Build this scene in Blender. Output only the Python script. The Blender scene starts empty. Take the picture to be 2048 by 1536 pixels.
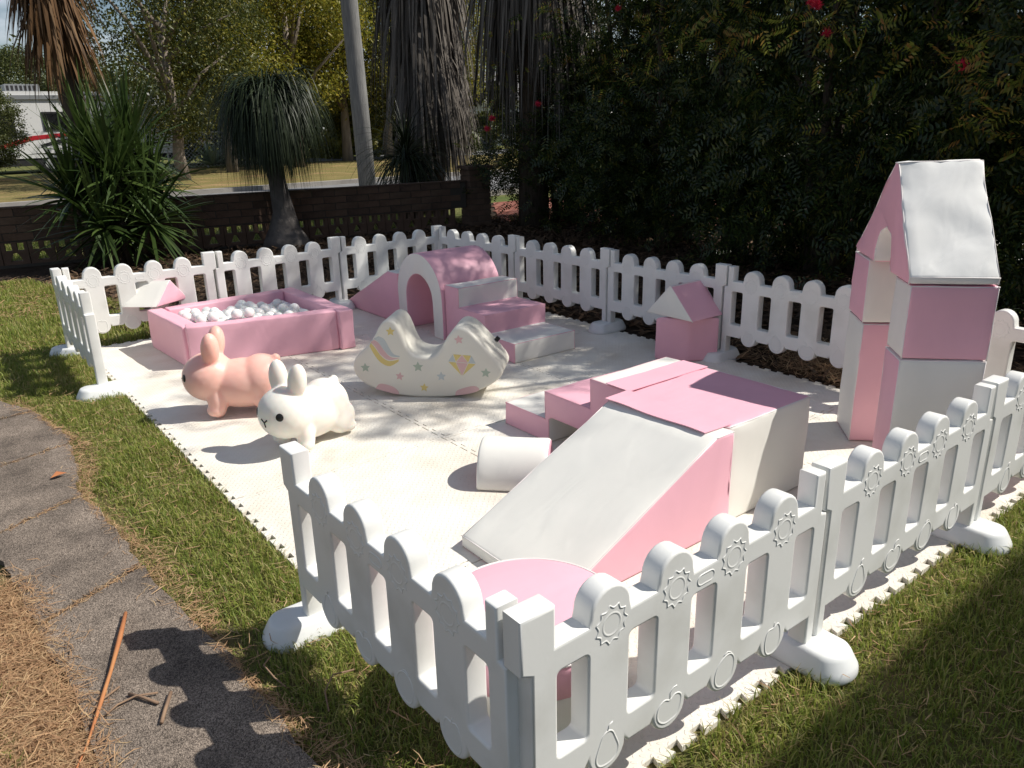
import bpy, bmesh, math, random
import numpy as np
from mathutils import Vector, Matrix, noise

random.seed(7)
RNG = np.random.default_rng(11)
scn = bpy.context.scene
COL = scn.collection
R = math.radians

# ------------------------------------------------------------------ camera
CAM = np.array([-.7268, -.9353, 1.4209])
YAW, PITCH, ROLL, FPX = .9136, -.3251, -.0235, 1554.5
_f = np.array([math.cos(YAW)*math.cos(PITCH), math.sin(YAW)*math.cos(PITCH), math.sin(PITCH)])
_r0 = np.cross(_f, [0, 0, 1]); _r0 /= np.linalg.norm(_r0)
_u0 = np.cross(_r0, _f)
_r = math.cos(ROLL)*_r0 + math.sin(ROLL)*_u0
_u = -math.sin(ROLL)*_r0 + math.cos(ROLL)*_u0
cd = bpy.data.cameras.new('camera')
cd.sensor_width = 36; cd.sensor_fit = 'HORIZONTAL'; cd.lens = FPX/2048*36
cd.clip_start = .05; cd.clip_end = 1500
cam = bpy.data.objects.new('camera', cd); COL.objects.link(cam)
M = Matrix.Identity(4)
for i in range(3):
    M[i][0] = _r[i]; M[i][1] = _u[i]; M[i][2] = -_f[i]; M[i][3] = CAM[i]
cam.matrix_world = M
scn.camera = cam

# ------------------------------------------------------------------ sky and sun
SUN = np.array([.4435, -.2691, .572]); SUN /= np.linalg.norm(SUN)
EL = math.asin(SUN[2]); ROTZ = math.atan2(SUN[0], SUN[1])
w = bpy.data.worlds.new('World'); scn.world = w; w.use_nodes = True
nt = w.node_tree; nt.nodes.clear()
sky = nt.nodes.new('ShaderNodeTexSky'); sky.sky_type = 'NISHITA'; sky.sun_disc = False
sky.sun_elevation = EL; sky.sun_rotation = ROTZ; sky.air_density = 1.0; sky.dust_density = .6; sky.ozone_density = 1.2
tc = nt.nodes.new('ShaderNodeTexCoord')
mp = nt.nodes.new('ShaderNodeMapping'); mp.inputs['Scale'].default_value = (1, 1, 2.6)
nz = nt.nodes.new('ShaderNodeTexNoise'); nz.inputs['Scale'].default_value = 3.2; nz.inputs['Detail'].default_value = 7; nz.inputs['Roughness'].default_value = .58
rp = nt.nodes.new('ShaderNodeValToRGB'); rp.color_ramp.elements[0].position = .50; rp.color_ramp.elements[1].position = .70
mx = nt.nodes.new('ShaderNodeMix'); mx.data_type = 'RGBA'
mx.inputs[7].default_value = (13, 13.4, 14.6, 1)
bg = nt.nodes.new('ShaderNodeBackground'); bg.inputs['Strength'].default_value = .066
wo = nt.nodes.new('ShaderNodeOutputWorld')
L = nt.links.new
L(tc.outputs['Generated'], mp.inputs['Vector']); L(mp.outputs['Vector'], nz.inputs['Vector'])
L(nz.outputs['Fac'], rp.inputs['Fac']); L(rp.outputs['Color'], mx.inputs[0])
L(sky.outputs['Color'], mx.inputs[6]); L(mx.outputs[2], bg.inputs['Color']); L(bg.outputs['Background'], wo.inputs['Surface'])

sl = bpy.data.lights.new('sun', 'SUN'); sl.energy = 5.0; sl.angle = R(.53); sl.color = (1, .95, .87)
so = bpy.data.objects.new('sun', sl); COL.objects.link(so)
so.rotation_euler = Vector(SUN).to_track_quat('Z', 'Y').to_euler(); so.location = (20, -12, 26)

vs = scn.view_settings
vs.view_transform = 'Standard'; vs.look = 'None'; vs.gamma = 1; vs.use_curve_mapping = False; vs.exposure = .2
scn.cycles.max_bounces = 8; scn.cycles.diffuse_bounces = 4; scn.cycles.transparent_max_bounces = 8
scn.cycles.use_adaptive_sampling = True; scn.cycles.use_denoising = True

# ------------------------------------------------------------------ helpers
def tag(o, label, cat, group=None):
    o['label'] = label; o['category'] = cat
    if group: o['group'] = group
    return o

def empty(name, loc=(0, 0, 0), rz=0):
    o = bpy.data.objects.new(name, None); COL.objects.link(o); o.location = loc; o.rotation_euler = (0, 0, rz)
    o.empty_display_size = .1
    return o

def link(name, me, mats=(), parent=None, loc=(0, 0, 0), kind=None):
    o = bpy.data.objects.new(name, me); COL.objects.link(o)
    if mats and not me.materials:
        for m in (mats if isinstance(mats, (list, tuple)) else [mats]): me.materials.append(m)
    o.location = loc
    if parent: o.parent = parent
    if kind: o['kind'] = kind
    return o

def me_py(name, verts, faces, mats=(), mi=None, smooth=False):
    me = bpy.data.meshes.new(name)
    me.from_pydata([tuple(map(float, v)) for v in verts], [], [tuple(map(int, f)) for f in faces])
    for m in (mats if isinstance(mats, (list, tuple)) else [mats]): me.materials.append(m)
    if mi is not None: me.polygons.foreach_set('material_index', np.array(mi, dtype=np.int32))
    if smooth: me.polygons.foreach_set('use_smooth', np.ones(len(me.polygons), dtype=bool))
    me.update()
    return me

def me_np(name, V, F, mats=(), smooth=False):
    V = np.ascontiguousarray(V, dtype=np.float32); F = np.ascontiguousarray(F, dtype=np.int32)
    k = F.shape[1]; n = len(F)
    me = bpy.data.meshes.new(name)
    me.vertices.add(len(V)); me.vertices.foreach_set('co', V.ravel())
    me.loops.add(n*k); me.loops.foreach_set('vertex_index', F.ravel())
    me.polygons.add(n); me.polygons.foreach_set('loop_start', np.arange(0, n*k, k, dtype=np.int32))
    try: me.polygons.foreach_set('loop_total', np.full(n, k, dtype=np.int32))
    except Exception: pass
    if smooth: me.polygons.foreach_set('use_smooth', np.ones(n, dtype=bool))
    for m in (mats if isinstance(mats, (list, tuple)) else [mats]): me.materials.append(m)
    me.update(calc_edges=True); me.validate()
    return me

class Geo:
    """collects pieces of ONE part"""
    def __init__(s): s.v = []; s.f = []; s.m = []
    def add(s, V, F, m=0):
        b = len(s.v); s.v += [tuple(map(float, p)) for p in V]; s.f += [tuple(int(i)+b for i in f) for f in F]; s.m += [m]*len(F)
        return s
    def box(s, x0, x1, y0, y1, z0, z1, m=0):
        V = [(x0,y0,z0),(x1,y0,z0),(x1,y1,z0),(x0,y1,z0),(x0,y0,z1),(x1,y0,z1),(x1,y1,z1),(x0,y1,z1)]
        return s.add(V, [(0,3,2,1),(4,5,6,7),(0,1,5,4),(1,2,6,5),(2,3,7,6),(3,0,4,7)], m)
    def tube(s, P, r, n=8, closed=False, m=0, cap=True):
        P = [Vector(p) for p in P]; N = len(P)
        rr = r if isinstance(r, (list, tuple, np.ndarray)) else [r]*N
        up = None; rings = []
        for i in range(N):
            if closed: t = P[(i+1) % N]-P[i-1]
            else: t = P[min(i+1, N-1)]-P[max(i-1, 0)]
            t = t.normalized() if t.length > 1e-9 else Vector((0,0,1))
            if up is None:
                up = t.orthogonal().normalized()
            up = (up - t*up.dot(t))
            up = up.normalized() if up.length > 1e-6 else t.orthogonal().normalized()
            b = t.cross(up)
            rings.append([P[i]+(up*math.cos(2*math.pi*k/n)+b*math.sin(2*math.pi*k/n))*rr[i] for k in range(n)])
        V = [p for q in rings for p in q]; F = []
        for i in range(N if closed else N-1):
            j = (i+1) % N
            for k in range(n):
                F.append((i*n+k, i*n+(k+1) % n, j*n+(k+1) % n, j*n+k))
        if cap and not closed:
            F.append(tuple(range(n-1, -1, -1))); F.append(tuple((N-1)*n+k for k in range(n)))
        return s.add(V, F, m)
    def build(s, name, mats, parent=None, loc=(0,0,0), smooth=False, kind=None, shift=None):
        V = s.v
        if shift is not None: V = [(a-shift[0], b-shift[1], c-shift[2]) for a, b, c in V]
        return link(name, me_py(name, V, s.f, mats, s.m, smooth), parent=parent, loc=loc, kind=kind)
    def mesh(s, name, mats, smooth=False): return me_py(name, s.v, s.f, mats, s.m, smooth)

def copy_tree(o, parent=None):
    c = o.copy(); COL.objects.link(c)
    c.parent = parent
    if parent is not None: c.matrix_parent_inverse = o.matrix_parent_inverse.copy()
    for ch in list(o.children): copy_tree(ch, c)
    return c

# ------------------------------------------------------------------ materials
def mat(name, col, rough=.6, spec=.4, col2=None, nscale=4., ndetail=4., bump=0., bscale=40., bdist=.002, trans=0., sss=0., coat=0., stretch=None, coord='Object', mid=None):
    m = bpy.data.materials.new(name); m.use_nodes = True
    t = m.node_tree; b = t.nodes['Principled BSDF']
    b.inputs['Base Color'].default_value = (*col, 1); b.inputs['Roughness'].default_value = rough
    b.inputs['Specular IOR Level'].default_value = spec
    if coat: b.inputs['Coat Weight'].default_value = coat; b.inputs['Coat Roughness'].default_value = .25
    if sss:
        b.inputs['Subsurface Weight'].default_value = sss; b.inputs['Subsurface Radius'].default_value = (.05, .03, .022); b.inputs['Subsurface Scale'].default_value = 1
    c = t.nodes.new('ShaderNodeTexCoord')
    src = c.outputs[coord]
    if stretch:
        q = t.nodes.new('ShaderNodeMapping'); q.inputs['Scale'].default_value = stretch; t.links.new(src, q.inputs['Vector']); src = q.outputs['Vector']
    if col2:
        n = t.nodes.new('ShaderNodeTexNoise'); n.inputs['Scale'].default_value = nscale; n.inputs['Detail'].default_value = ndetail
        t.links.new(src, n.inputs['Vector'])
        r = t.nodes.new('ShaderNodeValToRGB'); e = r.color_ramp.elements
        e[0].position = .32; e[0].color = (*col, 1); e[1].position = .7; e[1].color = (*col2, 1)
        if mid: x = e.new(.5); x.color = (*mid, 1)
        t.links.new(n.outputs['Fac'], r.inputs['Fac']); t.links.new(r.outputs['Color'], b.inputs['Base Color'])
    if bump:
        n2 = t.nodes.new('ShaderNodeTexNoise'); n2.inputs['Scale'].default_value = bscale; n2.inputs['Detail'].default_value = 5
        t.links.new(src, n2.inputs['Vector'])
        bp = t.nodes.new('ShaderNodeBump'); bp.inputs['Strength'].default_value = bump; bp.inputs['Distance'].default_value = bdist
        t.links.new(n2.outputs['Fac'], bp.inputs['Height']); t.links.new(bp.outputs['Normal'], b.inputs['Normal'])
    return m

def leafmat(name, cols, rough=.45, trans=.35, spec=.4):
    """random tint for every leaf"""
    m = bpy.data.materials.new(name); m.use_nodes = True
    t = m.node_tree; b = t.nodes['Principled BSDF']; out = t.nodes['Material Output']
    b.inputs['Roughness'].default_value = rough; b.inputs['Specular IOR Level'].default_value = spec
    g = t.nodes.new('ShaderNodeNewGeometry'); r = t.nodes.new('ShaderNodeValToRGB')
    e = r.color_ramp.elements
    e[0].position = 0; e[0].color = (*cols[0], 1); e[1].position = 1; e[1].color = (*cols[-1], 1)
    for i, c in enumerate(cols[1:-1]):
        x = e.new((i+1)/(len(cols)-1)); x.color = (*c, 1)
    t.links.new(g.outputs['Random Per Island'], r.inputs['Fac']); t.links.new(r.outputs['Color'], b.inputs['Base Color'])
    tr = t.nodes.new('ShaderNodeBsdfTranslucent'); t.links.new(r.outputs['Color'], tr.inputs['Color'])
    mxs = t.nodes.new('ShaderNodeMixShader'); mxs.inputs[0].default_value = trans
    t.links.new(b.outputs['BSDF'], mxs.inputs[1]); t.links.new(tr.outputs['BSDF'], mxs.inputs[2])
    t.links.new(mxs.outputs[0], out.inputs['Surface'])
    return m

def vinyl(name, col, wr=.16, dist=.02):
    """soft-play vinyl: faint weave, long soft wrinkles, light soiling"""
    m = bpy.data.materials.new(name); m.use_nodes = True
    t = m.node_tree; b = t.nodes['Principled BSDF']; lk = t.links.new
    b.inputs['Roughness'].default_value = .52; b.inputs['Specular IOR Level'].default_value = .35
    c = t.nodes.new('ShaderNodeTexCoord')
    n = t.nodes.new('ShaderNodeTexNoise'); n.inputs['Scale'].default_value = 5; n.inputs['Detail'].default_value = 6
    lk(c.outputs['Object'], n.inputs['Vector'])
    r = t.nodes.new('ShaderNodeValToRGB'); e = r.color_ramp.elements
    e[0].position = .3; e[0].color = (*[x*.965 for x in col], 1); e[1].position = .75; e[1].color = (*[min(x*1.03, .9) for x in col], 1)
    lk(n.outputs['Fac'], r.inputs['Fac']); lk(r.outputs['Color'], b.inputs['Base Color'])
    q = t.nodes.new('ShaderNodeMapping'); q.inputs['Scale'].default_value = (3, 7, 2.2); q.inputs['Rotation'].default_value = (.3, .5, .6)
    lk(c.outputs['Object'], q.inputs['Vector'])
    n2 = t.nodes.new('ShaderNodeTexNoise'); n2.inputs['Scale'].default_value = 1.6; n2.inputs['Detail'].default_value = 2.5; n2.inputs['Distortion'].default_value = .6
    lk(q.outputs['Vector'], n2.inputs['Vector'])
    n3 = t.nodes.new('ShaderNodeTexNoise'); n3.inputs['Scale'].default_value = 420; n3.inputs['Detail'].default_value = 1
    lk(c.outputs['Object'], n3.inputs['Vector'])
    b1 = t.nodes.new('ShaderNodeBump'); b1.inputs['Strength'].default_value = wr; b1.inputs['Distance'].default_value = dist
    b2 = t.nodes.new('ShaderNodeBump'); b2.inputs['Strength'].default_value = .22; b2.inputs['Distance'].default_value = .001
    lk(n2.outputs['Fac'], b1.inputs['Height']); lk(n3.outputs['Fac'], b2.inputs['Height']); lk(b1.outputs['Normal'], b2.inputs['Normal']); lk(b2.outputs['Normal'], b.inputs['Normal'])
    return m

PINK = vinyl('pink_vinyl', (.82, .45, .54))
WHITE = vinyl('white_vinyl', (.80, .79, .74))
WRINK = vinyl('wrinkled_white_vinyl', (.80, .80, .78), .2, .03)
WRINK.node_tree.nodes['Principled BSDF'].inputs['Roughness'].default_value = .7
PIPE = mat('white_piping', (.80, .76, .74), .5)
PIPEP = mat('pink_piping', (.78, .42, .48), .5)
FENCE = mat('white_plastic', (.66, .66, .625), .38, .45, col2=(.80, .80, .775), mid=(.775, .78, .755), nscale=4, ndetail=8, bump=.12, bscale=90, bdist=.0012)
FENCELINE = mat('white_plastic_relief', (.75, .755, .73), .4)
FOOT = mat('white_plastic_foot', (.76, .78, .78), .35, .45, col2=(.70, .71, .69), nscale=9, bump=.1, bscale=70)
BALLM = mat('white_ball', (.80, .80, .79), .3, .5, sss=.25)
BUNW = mat('white_rubber', (.84, .82, .76), .42, .4, col2=(.80, .76, .69), nscale=3, sss=.6)
BUNP = mat('pink_rubber', (.90, .56, .48), .42, .4, col2=(.88, .50, .42), nscale=3, sss=.6)
BLACK = mat('black_print', (.012, .012, .012), .4)
ROCK = mat('cream_vinyl', (.78, .76, .68), .45, .35, col2=(.74, .71, .63), nscale=4, bump=.12, bscale=60)
PY = mat('print_yellow', (.72, .58, .22), .5); PG = mat('print_sage', (.42, .49, .40), .5); PP = mat('print_pink', (.70, .46, .46), .5)
PB = mat('print_grey_blue', (.52, .57, .58), .5)

# foam floor with raised lozenges
def matfoam():
    m = bpy.data.materials.new('cream_foam'); m.use_nodes = True
    t = m.node_tree; b = t.nodes['Principled BSDF']; lk = t.links.new
    b.inputs['Roughness'].default_value = .62; b.inputs['Specular IOR Level'].default_value = .25
    c = t.nodes.new('ShaderNodeTexCoord'); sx = t.nodes.new('ShaderNodeSeparateXYZ'); lk(c.outputs['Object'], sx.inputs[0])
    def ma(op, a, b_=None, c_=None):
        n = t.nodes.new('ShaderNodeMath'); n.operation = op
        for i, x in enumerate((a, b_, c_)):
            if x is None: continue
            if isinstance(x, (int, float)): n.inputs[i].default_value = x
            else: lk(x, n.inputs[i])
        return n.outputs[0]
    P = 1/.021
    u = ma('MULTIPLY', ma('ADD', sx.outputs[0], sx.outputs[1]), P*.7071); v = ma('MULTIPLY', ma('SUBTRACT', sx.outputs[0], sx.outputs[1]), P*.7071)
    cu = ma('FLOOR', u); cv = ma('FLOOR', v)
    par = ma('PINGPONG', ma('ADD', cu, cv), 1.0)        # 0 / 1 checker
    fu = ma('SUBTRACT', ma('SUBTRACT', u, cu), .5); fv = ma('SUBTRACT', ma('SUBTRACT', v, cv), .5)
    d1 = ma('ADD', ma('POWER', ma('MULTIPLY', fu, 2.25), 2), ma('POWER', ma('MULTIPLY', fv, 5.2), 2))
    d2 = ma('ADD', ma('POWER', ma('MULTIPLY', fu, 5.2), 2), ma('POWER', ma('MULTIPLY', fv, 2.25), 2))
    d = ma('ADD', ma('MULTIPLY', d1, par), ma('MULTIPLY', d2, ma('SUBTRACT', 1, par)))
    # fabs the power of negatives is fine for even exponent
    h = t.nodes.new('ShaderNodeMapRange'); h.inputs[1].default_value = 1.0; h.inputs[2].default_value = .55; h.inputs[3].default_value = 0; h.inputs[4].default_value = 1; h.interpolation_type = 'SMOOTHSTEP'
    lk(d, h.inputs[0])
    bp = t.nodes.new('ShaderNodeBump'); bp.inputs['Strength'].default_value = .75; bp.inputs['Distance'].default_value = .0016
    lk(h.outputs[0], bp.inputs['Height']); lk(bp.outputs['Normal'], b.inputs['Normal'])
    g = t.nodes.new('ShaderNodeNewGeometry')
    n = t.nodes.new('ShaderNodeTexNoise'); n.inputs['Scale'].default_value = 2.4; n.inputs['Detail'].default_value = 8; n.inputs['Roughness'].default_value = .62
    lk(g.outputs['Position'], n.inputs['Vector'])
    r = t.nodes.new('ShaderNodeValToRGB'); e = r.color_ramp.elements
    e[0].position = .28; e[0].color = (.64, .57, .47, 1); e[1].position = .6; e[1].color = (.79, .76, .69, 1)
    lk(n.outputs['Fac'], r.inputs['Fac']); lk(r.outputs['Color'], b.inputs['Base Color'])
    return m
FOAM = matfoam()

# ------------------------------------------------------------------ ground, lawn, road, path
SOIL = mat('soil', (.030, .022, .017), .95, .1, col2=(.085, .060, .042), nscale=1.3, ndetail=9, bump=.8, bscale=30, bdist=.03, coord='Object')
LAWN = mat('lawn_soil', (.10, .11, .035), .95, .1, col2=(.16, .12, .06), nscale=5, ndetail=8, bump=.7, bscale=60, bdist=.02)
VERGE = mat('dry_verge', (.21, .145, .065), .95, .1, col2=(.30, .20, .10), nscale=.9, ndetail=9, bump=.6, bscale=14, bdist=.05, mid=(.17, .15, .055))
GREENV = mat('green_verge', (.075, .105, .028), .95, .1, col2=(.17, .15, .06), nscale=1.2, ndetail=9, bump=.6, bscale=20, bdist=.05)
ROAD = mat('asphalt', (.16, .16, .165), .9, .2, col2=(.21, .21, .21), nscale=3, ndetail=8)
KERB = mat('kerb_concrete', (.33, .31, .28), .9, .2, col2=(.24, .22, .2), nscale=3)

def sheet(name, pts, z, m, kind='structure', parent=None):
    me = me_py(name, [(x, y, z) for x, y in pts], [tuple(range(len(pts)))], m)
    o = link(name, me, parent=parent)
    if kind: o['kind'] = kind
    return o

sheet('ground', [(-250, -250), (300, -250), (300, 320), (-250, 320)], 0, SOIL)
sheet('lawn', [(-6, -8), (4.2, -8), (3.9, -.2), (3.25, .6), (2.0, 2), (.6, 5.0), (.35, 7.6), (-1, 8.6), (-6, 9.2)], .004, LAWN)
# street behind the brick wall runs along x
sheet('verge', [(-60, 18.05), (45, 18.05), (45, 24.5), (24, 29), (13, 31.2), (-60, 31.2)], .010, VERGE)
sheet('road', [(-60, 12.2), (60, 12.2), (60, 17.85), (-60, 17.85)], .012, ROAD)
sheet('grass_strip', [(-30, 12.05), (-30, 12.0), (-3, 9.98), (5.8, 8.5), (6.3, 8.6), (8.0, 10.9), (60, 10.9), (60, 12.05)], .008, GREENV)
for a, b_ in ((17.85, 18.05), (12.05, 12.2)):
    g = Geo().box(-60, 60, a, b_, 0, .11); o = g.build('kerb', KERB); o['kind'] = 'structure'
sheet('cross_road', [(13, 31.4), (24, 29.2), (60, 22), (60, 28), (26, 34.5), (14, 35)], .016, ROAD)
sheet('far_verge', [(-60, 31.3), (13, 31.3), (14, 35.1), (26, 34.6), (60, 28.1), (60, 90), (-60, 90)], .009, GREENV)
# red paved driveway: pavers laid in rows near the wall end, material beyond
PAVE = mat('red_paving', (.20, .075, .055), .9, .2, col2=(.30, .13, .10), nscale=7, ndetail=5, bump=.5, bscale=25, bdist=.01)
drv = sheet('driveway', [(6.25, 8.3), (8.05, 10.88), (14, 10.88), (13.5, 2.0), (15, -6), (9.6, -6), (9.2, 4)], .013, PAVE)
PV = [mat('paver_red', (.24, .085, .06), .9, .2, col2=(.19, .07, .05), nscale=20), mat('paver_pale', (.33, .15, .11), .9, .2, col2=(.25, .10, .08), nscale=20)]
gp = Geo().box(-.108, .108, -.05, .05, 0, .012)
pv_me = [gp.mesh('paver_%d' % i, [m]) for i, m in enumerate(PV)]
k = 0
for iy in range(22):
    for ix in range(13):
        x = 6.45+ix*.225+(iy % 2)*.112; y = 8.45+iy*.107
        if x < 6.42+(y-8.45)*.69: continue
        o = link('paver', pv_me[k % 3 == 0], parent=drv, loc=(x, y, .013)); k += 1

# concrete path slabs
SLAB = bpy.data.materials.new('exposed_concrete'); SLAB.use_nodes = True
t = SLAB.node_tree; b = t.nodes['Principled BSDF']; b.inputs['Roughness'].default_value = .92; b.inputs['Specular IOR Level'].default_value = .2
c = t.nodes.new('ShaderNodeTexCoord')
n1 = t.nodes.new('ShaderNodeTexVoronoi'); n1.inputs['Scale'].default_value = 380
n2 = t.nodes.new('ShaderNodeTexNoise'); n2.inputs['Scale'].default_value = 4.5; n2.inputs['Detail'].default_value = 10; n2.inputs['Roughness'].default_value = .66
r1 = t.nodes.new('ShaderNodeValToRGB'); e = r1.color_ramp.elements; e[0].color = (.09, .076, .066, 1); e[1].color = (.42, .36, .31, 1); e[0].position = .2; e[1].position = .95
r2 = t.nodes.new('ShaderNodeValToRGB'); e = r2.color_ramp.elements; e[0].color = (.50, .48, .46, 1); e[1].color = (1.15, 1.1, 1.04, 1); e[0].position = .34; e[1].position = .66
mm = t.nodes.new('ShaderNodeMix'); mm.data_type = 'RGBA'; mm.blend_type = 'MULTIPLY'; mm.inputs[0].default_value = 1
bp_ = t.nodes.new('ShaderNodeBump'); bp_.inputs['Strength'].default_value = .6; bp_.inputs['Distance'].default_value = .004
t.links.new(c.outputs['Object'], n1.inputs['Vector']); t.links.new(c.outputs['Object'], n2.inputs['Vector'])
t.links.new(n1.outputs['Color'], r1.inputs['Fac']); t.links.new(n2.outputs['Fac'], r2.inputs['Fac'])
t.links.new(r1.outputs['Color'], mm.inputs[6]); t.links.new(r2.outputs['Color'], mm.inputs[7]); t.links.new(mm.outputs[2], b.inputs['Base Color'])
t.links.new(n1.outputs['Distance'], bp_.inputs['Height']); t.links.new(bp_.outputs['Normal'], b.inputs['Normal'])

path = empty('path'); path['kind'] = 'structure'
PATH_R = [(-.18, -.3), (-.20, .0), (-.235, .6), (-.27, 1.15), (-.325, 1.62), (-.32, 1.78), (-.375, 2.42), (-.33, 2.7), (-.29, 3.1), (-.37, 3.6), (-.50, 4.0), (-.95, 4.4), (-1.5, 4.6)]
PATH_L = [(-.6, -.3), (-.60, .0), (-.615, .8), (-.625, 1.35), (-.655, 1.85), (-.71, 2.3), (-.78, 2.9), (-.95, 3.4), (-1.3, 3.8), (-1.7, 4.2), (-2.1, 4.5)]
def edge_at(E, y): return float(np.interp(y, [p[1] for p in E], [p[0] for p in E]))
seams = [-.2, 1.60, 2.32, 2.98, 3.62, 4.2]
for i in range(len(seams)-1):
    y0, y1 = seams[i]+.012, seams[i+1]-.012
    n = 14; sk = .17
    Lp = []; Rp = []
    for kx in range(n):
        y = y0+(y1-y0)*kx/(n-1)
        Lp.append((edge_at(PATH_L, y)-.01+random.uniform(-.012, .012), y-sk*.5)); Rp.append((edge_at(PATH_R, y)+random.uniform(-.014, .014), y+sk*.5))
    pts = Rp+Lp[::-1]
    N = len(pts); z1 = .022+random.uniform(0, .004)
    g = Geo().add([(x, y, -.03) for x, y in pts]+[(x, y, z1) for x, y in pts], [tuple(range(N, 2*N))]+[(j, (j+1) % N, N+(j+1) % N, N+j) for j in range(N)])
    g.build('slab', SLAB, parent=path)

# ------------------------------------------------------------------ foam mat tiles
TX, TY, ZM = 1.0, .978, .02
def tile_mesh():
    nt_ = 12
    def edge(Lg):                                   # dovetail line along 0..Lg, v outward
        p = Lg/nt_; a = .0115; q = [(-a, a)]
        for i in range(nt_):
            s = i*p; q += [(s+.20*p, a), (s+.10*p, -a), (s+.58*p, -a), (s+.48*p, a)]
        return q
    g = .0024
    bot = [(x, 0-v) for x, v in edge(TX)]            # y=0 edge, outward is -y
    # opposite edge must be the same line translated by TY so neighbours interlock
    top = [(x, TY-v) for x, v in edge(TX)]
    lef = [(0-v, y) for y, v in edge(TY)]
    rig = [(TX-v, y) for y, v in edge(TY)]
    av = .0115
    poly = bot+[(TX-av, -av)]+rig[1:]+[(TX-av, TY-av)]+top[:0:-1]+[(-av, TY-av)]+lef[:0:-1]
    c = np.array([TX/2, TY/2])
    poly = [((x-c[0])*(1-2*g)+c[0], (y-c[1])*(1-2*g)+c[1]) for x, y in poly]
    N = len(poly)
    V = [(x, y, 0) for x, y in poly]+[(x, y, ZM-.0015) for x, y in poly]
    ins = []
    for i in range(N):
        a = Vector(poly[i-1]); b_ = Vector(poly[i]); d = Vector(poly[(i+1) % N])
        t1 = (b_-a).normalized(); t2 = (d-b_).normalized(); nrm = Vector((-(t1+t2).y, (t1+t2).x)); nrm = nrm.normalized() if nrm.length > 1e-6 else Vector((-t1.y, t1.x))
        ins.append((b_.x+nrm.x*.0014, b_.y+nrm.y*.0014))
    V += [(x, y, ZM) for x, y in ins]
    F = [(i, (i+1) % N, N+(i+1) % N, N+i) for i in range(N)]+[(N+i, N+(i+1) % N, 2*N+(i+1) % N, 2*N+i) for i in range(N)]+[tuple(range(2*N, 3*N))]
    return me_py('tile', V, F, FOAM)
tm = tile_mesh()
mat_root = tag(empty('foam_mat', (.09, -.005, .0)), 'cream interlocking foam floor mat with toothed edges under the play pieces', 'mat')
for iy in range(5):
    for ix in range(3):
        link('tile', tm, parent=mat_root, loc=(ix*TX+.012*(ix-1) if False else ix*TX, iy*TY, .0005*((ix+iy) % 2)))

# ------------------------------------------------------------------ fence
TH = .054
PKX = [.205, .4005, .5965, .7925]
def fence_outline():
    P = [(-.026, .592), (.060, .592), (.060, .503)]
    for x in PKX:
        rr = .056
        P.append((x-rr-.004, .503)); 
        for k in range(13):
            a = math.pi*(1-k/12); P.append((x+rr*math.cos(a), .519+rr*math.sin(a)))
        P.append((x+rr+.004, .503))
    P += [(.922, .503), (.922, .588), (.960, .588), (.960, .474), (.984, .468), (.984, .052), (.948, .052), (.948, .168)]
    for x in PKX[::-1]:
        x -= .004
        P.append((x+.062, .168))
        for k in range(13):
            a = -math.pi*k/12; P.append((x+.054*math.cos(a), .182+.054*math.sin(a)*.98-.002))
        P.append((x-.062, .168))
    P += [(.036, .168), (.036, .052), (.0, .052), (.0, .462), (-.026, .474)]
    W = []
    for x0, x1 in ((.064, .1435), (.2615, .341), (.457, .5365), (.653, .7325), (.849, .9255)):
        r_ = .010; q = []
        for cx, cy, a0 in ((x1-r_, .443-r_, 0), (x0+r_, .443-r_, 90), (x0+r_, .243+r_, 180), (x1-r_, .243+r_, 270)):
            for k in range(4): a = R(a0+30*k); q.append((cx+r_*math.cos(a), cy+r_*math.sin(a)))
        W.append(q[::-1])
    return P, W
def curve_mesh(name, loops, half, bev, m, res=2):
    cu = bpy.data.curves.new(name, 'CURVE'); cu.dimensions = '2D'; cu.fill_mode = 'BOTH'
    cu.extrude = half-bev; cu.bevel_depth = bev; cu.bevel_resolution = res; cu.offset = -bev
    for lp in loops:
        s = cu.splines.new('POLY'); s.points.add(len(lp)-1); s.use_cyclic_u = True
        for i, (x, y) in enumerate(lp): s.points[i].co = (x, y, 0, 1)
    o = bpy.data.objects.new(name, cu); COL.objects.link(o)
    me = bpy.data.meshes.new_from_object(o.evaluated_get(bpy.context.evaluated_depsgraph_get()))
    bpy.data.objects.remove(o); bpy.data.curves.remove(cu)
    me.materials.clear(); me.materials.append(m)
    return me
fo, fw = fence_outline()
PANEL = curve_mesh('panel', [fo]+fw, TH/2, .0065, FENCE)
PANEL.transform(Matrix.Rotation(R(90), 4, 'X'))       # stand up: local x along, z up, thickness in y
for pl in PANEL.polygons: pl.use_smooth = True
PANEL.set_sharp_from_angle(angle=R(38))
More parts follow.
